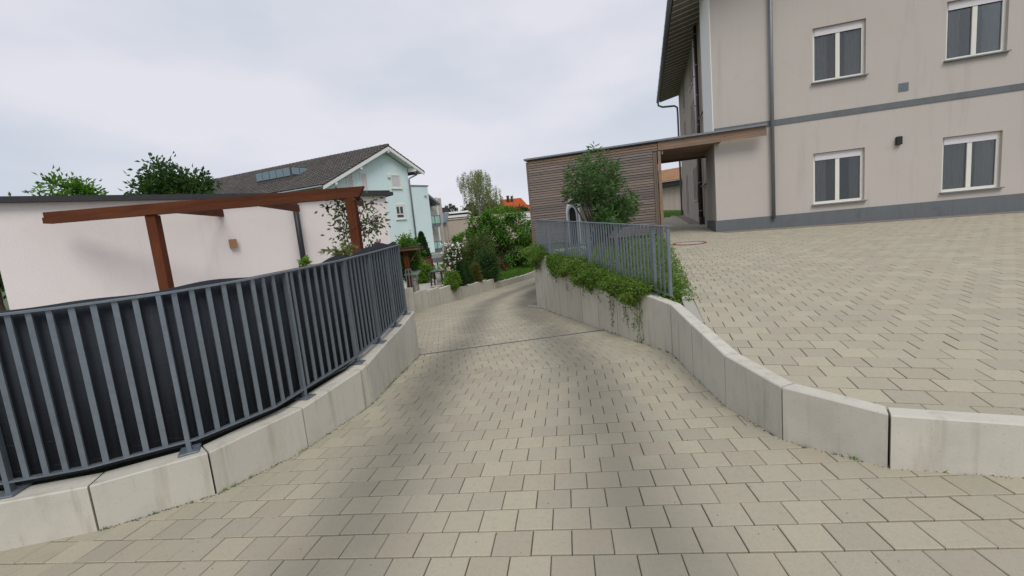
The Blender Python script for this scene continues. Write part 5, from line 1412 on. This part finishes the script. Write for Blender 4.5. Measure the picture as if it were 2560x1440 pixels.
zs1, L1 = bal(538, 563, 1107); zs2, L2 = bal(604, 627, 1112)
a0 = H(1071, 481); a1 = H(1103, 507)
m = MB(); m.prism([HP(a0[0], a0[1], -.2), HP(a1[0], a1[1], -.2), HP(a1[0], a1[1] - .22, -.2), HP(a0[0], a0[1] - .22, -.2)], hr * 2.4); m.build('balcony_roof', M['zinc'], th)
# lower flat roof and garden wall in front of the annex
lb = empty('garden_store', (-5.5, 34, -3), 'low off white store with grey flat roof below the turquoise annex', 'shed')
lo = 2.6
def LP(x, y): return H(x, y, lo)
p0, p1_ = LP(1086, 632), LP(1150, 626); zc = LP(1110, 650)[1]
bx('wall', M['plaster_light'], lb, HP(p0[0], -3.3, lo), hg * 4.2, hr * 2.2, Z3 * (zc + 3.3))
bx('roof_edge', M['zinc'], lb, HP(p0[0] - .1, zc, lo + .15), hg * 4.4, hr * 2.6, Z3 * .28)
bx('roof_edge', M['concrete_grey'], lb, HP(p0[0] - .05, zc + .28, lo - .25), hg * 4.3, hr * 2.2, Z3 * .32)
for (x0, y0, x1, y1) in ((1081, 660, 1085, 672), (1091, 656, 1096, 672)):
    a, za = LP(x0, y0); b, zb = LP(x1, y1)
    f = bx('window', M['white'], lb, HP(a - .06, zb - .06, lo), hg * (b - a + .12), hn * .05, Z3 * (za - zb + .12)); bx('pane', M['glass'], f, HP(a, zb, lo + .03), hg * (b - a), hn * .03, Z3 * (za - zb))

# ------------------------------------------------------------------ garden between the terrace and the houses
def gp_(x, y, Y): return at(x, y, Y)
sh = empty('garden_shed', (-3.2, 13.0, -1.8), 'small brown timber shelter with thin flat roof at the railing end', 'shed')
rA = at(998, 617, 12.85); rB = at(1053, 622, 12.85)
bx('roof', M['shedwood'], sh, (rA[0] - .5, 12.75, rB[2] - .02), (rB[0] - rA[0] + .46, 0.05, 0), (0, .6, 0), (0, 0, .08), .004)
bx('roof_felt', M['roofedge'], sh, (rA[0] - .52, 12.73, rB[2] + .062), (rB[0] - rA[0] + .49, 0.05, 0), (0, .64, 0), (0, 0, .02))
pA = at(1008, 640, 12.95); pB = at(1021, 640, 12.95)
for k in range(3):
    w = (pB[0] - pA[0]) / 3; bx('wall_board', M['pergola_v'], sh, (pA[0] + w * k + .002, 12.95, -1.80), (w - .005, 0, 0), (0, .05, 0), (0, 0, rB[2] + 1.775))
bx('brace', M['shedwood'], sh, (pB[0] + .02, 13.0, rB[2] - .35), (.05, 0, .02), (0, .05, 0), (.25, 0, .33))
mr = empty('gate_rail', (-3.1, 12.75, -1.8), 'short upright metal rail beside the block pillar', 'railing')
a = at(1012, 676, 12.75); b = at(1026, 673, 12.75)
bx('top_rail', M['galv'], mr, a, b - a, (0, .03, 0), (0, 0, .02))
for k in range(3):
    q = a + (b - a) * k / 2; bx('bar', M['galv'], mr, (q[0], q[1], -1.80), (.03, 0, 0), (0, .02, 0), (0, 0, q[2] + 1.80))
pl = empty('block_pillar', (-2.75, 12.2, -1.8), 'grey stone block pillar with green lid above the first wall element', 'pillar')
a = at(1024, 700, 13.0); b = at(1041, 698, 13.0)
for r_ in range(5):
    for c_ in range(2):
        w = (b[0] - a[0]) / 2; off = (w * .5 if r_ % 2 else 0)
        bx('block', M['concrete_grey'], pl, (a[0] + w * c_ + .003 + (0 if not off else (-.04 if c_ == 0 else -.03)), 13.0 + random.gauss(0, .004), -1.85 + .17 * r_), (w - .006 + (.03 if off and c_ == 0 else 0), 0, 0), (0, .3, 0), (0, 0, .163), .006)
bx('lid', M['greenlid'], pl, (a[0] - .12, 12.9, -1.0), (b[0] - a[0] + .2, 0, -.02), (0, .5, .06), (0, 0, .05), .01)

tz = -1.83
tb_ = empty('garden_table', (-2.9, 17.0, tz), 'dark green plastic garden table on the patio', 'table')
tl, tr_ = at(1071, 681, 16.9), at(1117, 676, 16.9); tcx = (tl + tr_) / 2; hw = (tr_[0] - tl[0]) / 2; ttop = tl[2] - .02
m = MB(); m.prism([(tcx[0] + hw * math.cos(t) * (1 if abs(math.cos(t)) < .8 else .97), 17.1 + .42 * math.sin(t), ttop) for t in np.linspace(0, 2 * math.pi, 28, endpoint=False)], (0, 0, .04)); m.build('top', M['tabledark'], tb_)
for dx, dy in ((-.8, -.25), (.45, -.3), (-.7, .28), (.7, .25)):
    m = MB(); m.tube([(tcx[0] + hw * dx * .9, 17.1 + dy, ttop), (tcx[0] + hw * dx, 17.1 + dy * 1.1, tz)], [.04, .03], 8); m.build('leg', M['tabledark'], tb_)
bt = at(1091, 676, 17.0); bo = empty('bottle', (bt[0], 17.1, ttop + .04), 'slim glass bottle on the dark garden table', 'bottle')
m = MB(); m.tube([(bt[0], 17.1, ttop + .04), (bt[0], 17.1, ttop + .22), (bt[0], 17.1, ttop + .27), (bt[0], 17.1, ttop + .34)], [.04, .04, .015, .014], 10); m.build('body', M['glass_green'], bo, True)
pc = at(1100, 700, 18.2); po = empty('plant_pot', (pc[0], 18.2, tz), 'grey bucket like pot standing behind the garden table', 'pot')
m = MB(); m.tube([(pc[0], 18.2, tz), (pc[0], 18.2, tz + .42)], [.13, .17], 14); m.build('body', M['concrete_grey'], po, True)
m = MB(); m.tube([(pc[0], 18.2, tz + .40), (pc[0], 18.2, tz + .44)], [.185, .185], 14); m.build('rim', M['kerb'], po)
for k in range(7):
    c = at(1084 + 3.6 * k + random.gauss(0, 1), 712 - .8 * k + random.gauss(0, 2), 16.3); m = MB()
    V = []
    for z, r_ in ((0, .10), (.05, .13), (.09, .08)):
        for i in range(8): V.append((c[0] + r_ * math.cos(i * .785 + k) * random.uniform(.8, 1.2), c[1] + r_ * .8 * math.sin(i * .785 + k) * random.uniform(.8, 1.2), tz + z * random.uniform(.8, 1.2) + .0))
    m.add(V, [(i, (i + 1) % 8, 8 + (i + 1) % 8, 8 + i) for i in range(8)] + [(8 + i, 8 + (i + 1) % 8, 16 + (i + 1) % 8, 16 + i) for i in range(8)] + [tuple(range(16, 24))])
    tag(m.build('field_stone', M['stone']), 'rough pale stone lying in the low heap under the garden table', 'stone', 'stones heaped under the garden table')
for (p, q, lab) in (((1097, 664), (1109, 677), 'pale yellow tool handle leaning nearest the garden table'), ((1112, 660), (1125, 675), 'pale yellow tool handle leaning beside the white flowering shrub')):
    a, b = at(*p, 18.6), at(*q, 18.2); t = empty('garden_tool', (b[0], b[1], tz), lab, 'tool')
    m = MB(); m.tube([a, b, b + (b - a) * 1.2 * abs((b[2] - tz) / max(.05, a[2] - b[2])) * .5], .022, 8); m.build('handle', M['yellowwood'], t, True)
    e = b + (b - a) * .6 * abs((b[2] - tz) / max(.05, a[2] - b[2])); bx('head', M['darkmetal'], t, (e[0] - .1, e[1], tz), (.2, 0, 0), (0, .04, 0), (0, 0, .12), .01)
pn = empty('fence_panel', (-3.9, 20.5, -1.9), 'reddish brown slatted timber panel below the thujas', 'fence')
a, b = at(1052, 656, 20.5), at(1077, 648, 20.5)
for k in range(9): bx('slat', M['shedwood'], pn, (a[0], 20.5, a[2] - .62 + .10 * k - .2), (b[0] - a[0], .02, .10), (0, .025, 0), (0, 0, .085))
bx('post', M['pergola_v'], pn, (b[0], 20.48, -1.95), (.08, 0, 0), (0, .08, 0), (0, 0, b[2] + 1.95), .004)
bx('rail', M['pergola_v'], pn, (a[0], 20.46, a[2] + .12), (b[0] - a[0], .02, .10), (0, .09, 0), (0, 0, .05))

# plants of the garden
def gshrub(name, label, px0, py0, px1, py1, Y, zbase, ncl, per, clr, ll, lw, mat, depth=None, cat='shrub', **k):
    a, b = at(px0, py0, Y), at(px1, py1, Y); c = (a + b) / 2; rx = abs(b[0] - a[0]) / 2; rz = abs(a[2] - b[2]) / 2
    return shrub(name, label, cat, v(c[0], Y, zbase), (c[0], Y, c[2]), (rx, depth or rx, rz), ncl, per, clr, ll, lw, M[mat], **k)
gshrub('leafy_shrub', 'bright green leafy shrub behind the small timber shelter', 985, 600, 1046, 690, 13.6, -1.7, 150, 60, .16, .085, .045, 'leaf_cherry')
gshrub('leafy_shrub', 'loose green shrub with yellowing tips left of the garden table', 1028, 655, 1078, 712, 18.6, -1.83, 90, 50, .15, .09, .05, 'leaf_lime')
thuja('thuja', 'tall slim dark thuja before the turquoise annex wall', at(1063, 672, 21.5) * [1, 1, 0] + [0, 0, -1.95], at(1061, 583, 21.5)[2] + 1.95, .37, 5200, group=None)
thuja('thuja', 'lower dark thuja just left of the tall slim one', at(1049, 672, 21.8) * [1, 1, 0] + [0, 0, -1.95], at(1049, 598, 21.8)[2] + 1.95, .34, 4200)
thuja('thuja', 'small dark thuja leaning over the wall beside the garden table', at(1153, 716, 15.7) * [1, 1, 0] + [0, 0, -1.9], at(1150, 655, 15.7)[2] + 1.9, .21, 4200)
thuja('thuja', 'small greener thuja with broad base next to the dark one', at(1171, 712, 16.4) * [1, 1, 0] + [0, 0, -1.9], at(1170, 656, 16.4)[2] + 1.9, .22, 3800, 'leaf_dark')
gshrub('leafy_shrub', 'rounded light green shrub at the wall right of the table', 1111, 682, 1147, 722, 15.0, -1.85, 70, 60, .10, .06, .034, 'leaf_lime')
gshrub('lime_perennial', 'low lime green feathery plant spilling over the wall step', 1122, 702, 1146, 724, 14.75, -1.85, 40, 60, .06, .06, .012, 'leaf_lime', cat='plant')
wf = gshrub('flowering_shrub', 'white flowering shrub in the middle of the garden', 1104, 608, 1170, 700, 18.8, -1.9, 130, 40, .17, .075, .045, 'leaf_olive')
m = MB()
for k in range(130):
    c = at(random.gauss(1133, 15), random.uniform(606, 690), 18.8) + v(0, random.gauss(0, .3) - .35, 0); R_ = random.uniform(.035, .07)
    for j in range(5):
        d = unit(rng.normal(0, 1, 3)); e = unit(np.cross(d, rng.normal(0, 1, 3))); m.add([c, c + d * R_ + e * R_ * .45, c + d * R_ * 1.3, c + d * R_ - e * R_ * .45], [(0, 1, 2, 3)])
o_ = m.build('flowers', M['petal_white'], wf); o_['kind'] = 'stuff'
gshrub('olive_shrub', 'large olive brown shrub under the left side of the cherry tree', 1148, 600, 1245, 690, 20.0, -1.95, 260, 60, .2, .075, .04, 'leaf_olive', depth=.9)
gshrub('dark_shrub', 'dense dark green shrub behind the stepped wall', 1188, 632, 1246, 706, 18.3, -2.0, 170, 70, .15, .07, .042, 'leaf_dark', depth=.5)
gshrub('ornamental_grass', 'tuft of reddish tan grass beside the small thujas', 1178, 664, 1200, 712, 16.9, -1.95, 50, 60, .08, .16, .012, 'leaf_autumn', cat='plant')
gshrub('leafy_shrub', 'low green shrub on the lawn right of the cherry trunk', 1262, 638, 1305, 668, 26.0, -2.1, 80, 50, .16, .09, .05, 'leaf_dark')
gshrub('autumn_shrub', 'yellow and red tinged shrub at the lawn end beside the wall', 1300, 640, 1340, 670, 25.5, -2.15, 110, 50, .15, .08, .045, 'leaf_autumn')
gshrub('leafy_shrub', 'tall dark shrub below the timber store corner', 1305, 600, 1338, 650, 26.5, -2.1, 110, 50, .2, .1, .06, 'leaf_dark')
ctb = at(1256, 676, 24) * [1, 1, 0] + [0, 0, lawnz(0, 24)]
ct = empty('cherry_tree', ctb, 'broad bright green cherry tree on the lawn', 'tree')
m = MB(); fork = ctb + [0.05, 0, .95]; branch(m, ctb, fork, .12, .10, .04); P_, D_ = [], []
blobs = [(1190, 562, .42), (1222, 548, .40), (1246, 556, .5), (1270, 540, .42), (1296, 556, .48), (1316, 578, .46), (1324, 606, .36), (1300, 604, .55), (1268, 585, .6), (1234, 590, .55), (1200, 588, .5), (1178, 582, .26), (1150, 598, .26), (1286, 634, .45), (1250, 626, .5), (1315, 634, .38), (1215, 618, .45), (1262, 606, .5)]
for (x, y, r_) in blobs:
    c0 = at(x, y, 24 + random.gauss(0, .45)); m.tube([fork, (fork + c0) / 2 + v(0, 0, .1), c0], [.05, .03, .008], 6)
    for q in range(9):
        d = unit(rng.normal(0, 1, 3)); tw = c0 + d * r_ * random.uniform(.55, 1.15); m.tube([c0, tw], [.012, .004], 4)
        n_ = 52; off = rng.normal(0, 1, (n_, 3)) * r_ * .24; P_.append(tw + off - [0, 0, .03]); D_.append(off / r_ + d * .5 + rng.normal(0, .35, (n_, 3)) + [0, 0, -.35])
m.build('trunk', M['bark'], ct); leaf_mesh('crown', np.concatenate(P_), np.concatenate(D_), .17, .085, M['leaf_cherry'], ct)
rfl = gshrub('red_flowers', 'cluster of red flowers at the cherry trunk', 1246, 650, 1272, 672, 22.6, -2.08, 24, 30, .12, .07, .04, 'leaf_dark', cat='flowers')
P = np.array([at(random.gauss(1251, 4), random.gauss(655, 4), 22.3) for _ in range(34)] + [at(random.gauss(1264, 4), random.gauss(667, 2.5), 22.3) for _ in range(30)]); leaf_mesh('blooms', P, rng.normal(0, 1, P.shape), .07, .05, M['petal_red'], rfl)
cpst = empty('concrete_post', (2.1, 30, -2.2), 'pale concrete post seen under the cherry tree', 'post')
a = at(1311, 622, 29.5); bx('shaft', M['concrete'], cpst, (a[0], 29.5, -2.4), (.24, 0, 0), (0, .2, 0), (0, 0, a[2] + 2.4), .01)

# ------------------------------------------------------------------ houses and trees beyond
bl = empty('long_building', at(1200, 600, 50), 'long low sand coloured flat roofed building behind the garden', 'building')
bA, bB = at(1113, 549, 50), at(1345, 531, 50); bd_ = bB - bA; bd_[2] = 0; zt_ = (bA[2] + bB[2]) / 2
bx('wall', M['plaster_sand'], bl, (bA[0], bA[1], -4), bd_, (0, 8, 0), (0, 0, zt_ + 4))
bx('roof_edge', M['plaster_pink'], bl, (bA[0] - .05, bA[1] - .1, zt_), bd_ * 1.01, (0, 8, 0), (0, 0, .12))
w = bx('window', M['black'], bl, at(1165, 592, 49.98) , (1.1, 0, 0), (0, .04, 0), (0, 0, .85))
bx('sill', M['white'], bl, at(1150, 600, 49.9), (2.6, 0, 0), (0, .3, 0), (0, 0, .1))
bw = empty('block_wall', at(1320, 570, 45), 'wall of pale concrete blocks at the timber store corner', 'wall')
for r_ in range(7):
    for c_ in range(5):
        q = at(1306, 574, 45) + v(.40 * c_ + (.2 if r_ % 2 else 0), 0, .235 * r_); bx('block', M['plaster_light'], bw, q, (.385, 0, 0), (0, .2, 0), (0, 0, .222), .01)
bx('backing', M['concrete_grey'], bw, at(1305, 576, 45.06) - v(0, 0, 1.5), (2.4, 0, 0), (0, .12, 0), (0, 0, 3.1))
fb = empty('flat_building', at(1140, 560, 64), 'flat roofed pavilion with a band of teal framed windows', 'building')
a, b = at(1117, 561, 64), at(1172, 556, 64)
zt1, zt2, zt3 = at(1140, 529, 64)[2], at(1140, 542, 64)[2], at(1140, 560, 64)[2]
bx('wall', M['plaster_sand'], fb, (a[0], 64, -4), (b[0] - a[0], 0, 0), (0, 6, 0), (0, 0, zt2 + 4 - .1))
bx('roof_edge', M['white'], fb, (a[0] - .2, 63.2, zt2 - .12), (b[0] - a[0] + .3, 0, 0), (0, 6, 0), (0, 0, .32))
bx('upper_wall', M['roof_brown'], fb, (a[0] + .1, 64.2, zt2 + .2), (b[0] - a[0], 0, 0), (0, 5, 0), (0, 0, .3))
bx('roof', M['plaster_light'], fb, (a[0] - .1, 63.6, zt2 + .5), (b[0] - a[0] + .2, 0, 0), (0, 6, 0), (0, 0, zt1 - zt2 - .5))
for k in range(4):
    f = bx('window', simple('teal_frame', (0.035, 0.17, 0.18), .5) if k == 0 else bpy.data.materials['teal_frame'], fb, (a[0] + .1 + .78 * k, 63.95, zt3 - .1), (.74, 0, 0), (0, .08, 0), (0, 0, zt2 - zt3 - .05))
    bx('pane', M['glass'], f, (a[0] + .2 + .78 * k, 63.93, zt3), (.54, 0, 0), (0, .05, 0), (0, 0, (zt2 - zt3) * .6))
def gable_house(name, label, x0, x1, yr, ye, Y, depth, roofmat, wallmat, skew=0.3, chim=(), verge=None):
    """ridge runs left-right, eave towards the viewer"""
    a, b = at(x0, yr, Y + depth / 2), at(x1, yr - (x1 - x0) * .0958 * 0, Y + depth / 2); zr = (a[2] + b[2]) / 2
    e0, e1 = at(x0, ye, Y), at(x1, ye, Y); ze = (e0[2] + e1[2]) / 2
    t = empty(name, ((e0[0] + e1[0]) / 2, Y + depth / 2, -3.5), label, 'house')
    L = b[0] - a[0]
    R0, R1 = v(a[0], Y + depth / 2, zr), v(b[0], Y + depth / 2, zr); E0, E1 = v(a[0] - skew * .2, Y, ze), v(b[0] + skew, Y, ze); K0, K1 = v(a[0], Y + depth, ze), v(b[0] + skew, Y + depth, ze)
    m = MB(); m.prism([E0 + v(.3, .3, -.1), E1 + v(-.3, .3, -.1), E1 + v(-.3, depth - .3, -.1), E0 + v(.3, depth - .3, -.1)], (0, 0, -4 - ze)); m.build('wall', wallmat, t)
    m = MB(); m.add([E0 + v(.3, .3, -.2), v(R0[0] + .3, R0[1], zr - .15), K0 + v(.3, -.3, -.2), E1 + v(-.3, .3, -.2), v(R1[0] - .3, R1[1], zr - .15), K1 + v(-.3, -.3, -.2)], [(0, 1, 2), (3, 5, 4)]); m.build('gable', wallmat, t)
    nrow = 16; m = MB(); ro_ = None
    for (A0, A1, C0, C1) in ((R0, R1, E0, E1), (R0, R1, K0, K1)):
        for k in range(nrow):
            p0, p1__ = A0 + (C0 - A0) * k / nrow, A1 + (C1 - A1) * k / nrow; q0, q1 = A0 + (C0 - A0) * (k + 1.1) / nrow, A1 + (C1 - A1) * (k + 1.1) / nrow
            m.hexa([p0 - Z3 * .05, p1__ - Z3 * .05, q1 + Z3 * .0, q0 + Z3 * .0, p0 + Z3 * .0, p1__ + Z3 * .0, q1 + Z3 * .07, q0 + Z3 * .07])
    ro_ = m.build('roof', roofmat, t)
    for (x, y, w, h) in chim:
        c = at(x, y, Y + depth * .35); bx('chimney', M['chimney'], ro_, c - v(w / 2, 0, h), (w, 0, 0), (0, w, 0), (0, 0, h)); bx('cap', M['concrete_grey'], ro_, c - v(w / 2 + .05, .05, 0), (w + .1, 0, 0), (0, w + .1, 0), (0, 0, .08))
    return t
gable_house('orange_roof_house', 'house with weathered orange tiled roof and two dark chimneys', 1250, 1302, 497, 529, 82, 8, M['tile_orange'], M['plaster_pink'], 1.7, ((1269, 490, .5, 1.9), (1279, 491, .45, 1.5)))
gable_house('brown_roof_house', 'distant house with dark brown roof behind the timber store', 1312, 1350, 511, 545, 100, 8, M['roof_brown'], M['plaster_sand'], .5)
gable_house('dark_gable_house', 'distant house with dark slate roof beside the balconies', 1096, 1119, 519, 540, 74, 7, M['chimney'], M['plaster_light'], .8)
bm = empty('metal_roof_shed', at(1112, 560, 46), 'small building with blue grey standing seam metal roof', 'shed')
a, b, c, d = at(1100, 534, 47), at(1122, 531, 47), at(1117, 556, 45.5), at(1100, 556, 45.5)
m = MB(); m.prism([a, b, c, d], (0, 0, -.08)); rr_ = m.build('roof', simple('blue_grey_metal', (.16, .215, .26), .45, .4), bm)
for k in range(5):
    p, q = a + (b - a) * (k + .5) / 5, d + (c - d) * (k + .5) / 5; m = MB(); m.tube([p + Z3 * .03, q + Z3 * .03], .035, 5); m.build('seam', M['zinc'], rr_)
bx('wall', M['plaster_pink'], bm, (d[0], 45.8, -3.5), (c[0] - d[0] - .1, 0, 0), (0, 1.2, 0), (0, 0, d[2] + 3.4))

# weeping birch
bt_ = empty('birch_tree', at(1205, 560, 75) * [1, 1, 0] + [0, 0, -3.4], 'tall weeping birch rising above the roofs', 'tree')
bb = at(1207, 552, 75); m = MB(); m.tube([(bb[0], 75, -3.4), (bb[0] - .2, 75, 2.5), (bb[0] - .7, 75, 6), (bb[0] - 1.2, 75, 9.5)], [.3, .26, .17, .04], 8)
P_, D_ = [], []
def outline(yp):   # left and right limit of the crown at a picture height
    return np.interp(yp, [424, 432, 445, 470, 500, 530, 548], [1185, 1143, 1141, 1156, 1158, 1164, 1175]), np.interp(yp, [424, 432, 445, 458, 470, 490, 510, 530, 548], [1206, 1221, 1228, 1232, 1248, 1257, 1254, 1246, 1238])
for k in range(460):
    yp = random.uniform(422, 520); lo_, hi_ = outline(yp); xp = random.uniform(lo_, hi_)
    if k < 130: xp = random.gauss((lo_ + hi_) / 2 + 8, (hi_ - lo_) * .2)
    if yp < 455 and xp > 1225: continue
    top = at(xp, yp, 75 + random.gauss(0, 1.4)); hang = random.uniform(.7, 2.6)
    if k % 12 == 0:
        z_ = max(2.5, top[2] - 2.2); m.tube([(bb[0] - .2, 75, z_), (np.array([bb[0] - .2, 75, z_]) + top) / 2 + v(0, 0, .5), top], [.09, .06, .015], 5)
    n = int(25 * hang); sway = rng.normal(0, .12, 2)
    for j in range(n):
        t_ = random.random(); P_.append(top + v(sway[0] * t_, sway[1] * t_, -hang * t_) + rng.normal(0, .09, 3)); D_.append(rng.normal(0, .5, 3) + v(0, 0, -1))
m.build('trunk', M['birchbark'], bt_); leaf_mesh('crown', P_, D_, .17, .085, M['leaf_birch'], bt_)
# dark firs and bushes far behind
for k, (x, yt, Y, lab) in enumerate(((1121, 513, 95, 'leftmost small fir of the distant dark group'), (1131, 508, 97, 'tallest fir in the distant dark group'), (1139, 512, 96, 'middle right fir of the distant dark group'), (1145, 518, 98, 'low rightmost fir of the distant dark group'))):
    base = at(x, 560, Y) * [1, 1, 0] + [0, 0, -3.5]; h = at(x, yt, Y)[2] + 3.5
    t = empty('fir_tree', base, lab, 'tree', 'distant firs beside the birch'); m = MB(); m.tube([base, base + [0, 0, h]], [.2, .03], 6); m.build('trunk', M['bark'], t)
    P_, D_ = [], []
    for j in range(1500):
        z = random.random() ** .8; r_ = (1 - z) * 1.3 * (0.65 + .35 * math.sin(z * 60)) * random.random() ** .4 + .05; an = random.random() * 6.283
        P_.append(base + v(r_ * math.cos(an), r_ * math.sin(an), h * z)); D_.append(v(math.cos(an), math.sin(an), -.25))
    leaf_mesh('crown', P_, D_, .38, .10, M['leaf_thuja'], t)
def gtree(name, label, x0, y0, x1, y1, Y, mat, ncl=120, per=40, ll=.4, lw=.22, clr=.6, group=None):
    a, b = at(x0, y0, Y), at(x1, y1, Y); c = (a + b) / 2; rx, rz = abs(b[0] - a[0]) / 2, abs(a[2] - b[2]) / 2
    return tree(name, label, v(c[0], Y, -3.5), max(.5, c[2] - rz + 3.5), c, (rx, rx * .8, rz), ncl, per, clr, ll, lw, mat, max(.08, rx * .08), group)
gtree('dark_tree', 'dark rounded bush tree at the foot of the birch on its left', 1156, 516, 1200, 556, 78, 'leaf_dark')
gtree('dark_tree', 'dark rounded bush tree at the foot of the birch on its right', 1205, 512, 1258, 556, 79, 'leaf_dark')
gtree('garden_tree', 'mid green tree growing in front of the orange roof', 1225, 520, 1290, 548, 60, 'leaf_cherry', 90, 40, .3, .16, .45)
gtree('garden_tree', 'small green tree at the right end of the orange roof', 1285, 522, 1325, 548, 61, 'leaf_dark', 60, 40, .3, .16, .4)
# left, beyond the garage
gtree('broad_tree', 'broad dark green tree left of the turquoise house', 330, 420, 560, 640, 34, 'leaf_dark', 300, 50, .34, .18, .6)
gtree('broad_tree', 'lighter green tree at the far left behind the garage', 60, 470, 300, 680, 26, 'leaf_cherry', 300, 50, .28, .15, .5)
gtree('broad_tree', 'small olive tree at the left edge of the view', -160, 520, 90, 720, 20, 'leaf_olive', 220, 50, .24, .13, .45)
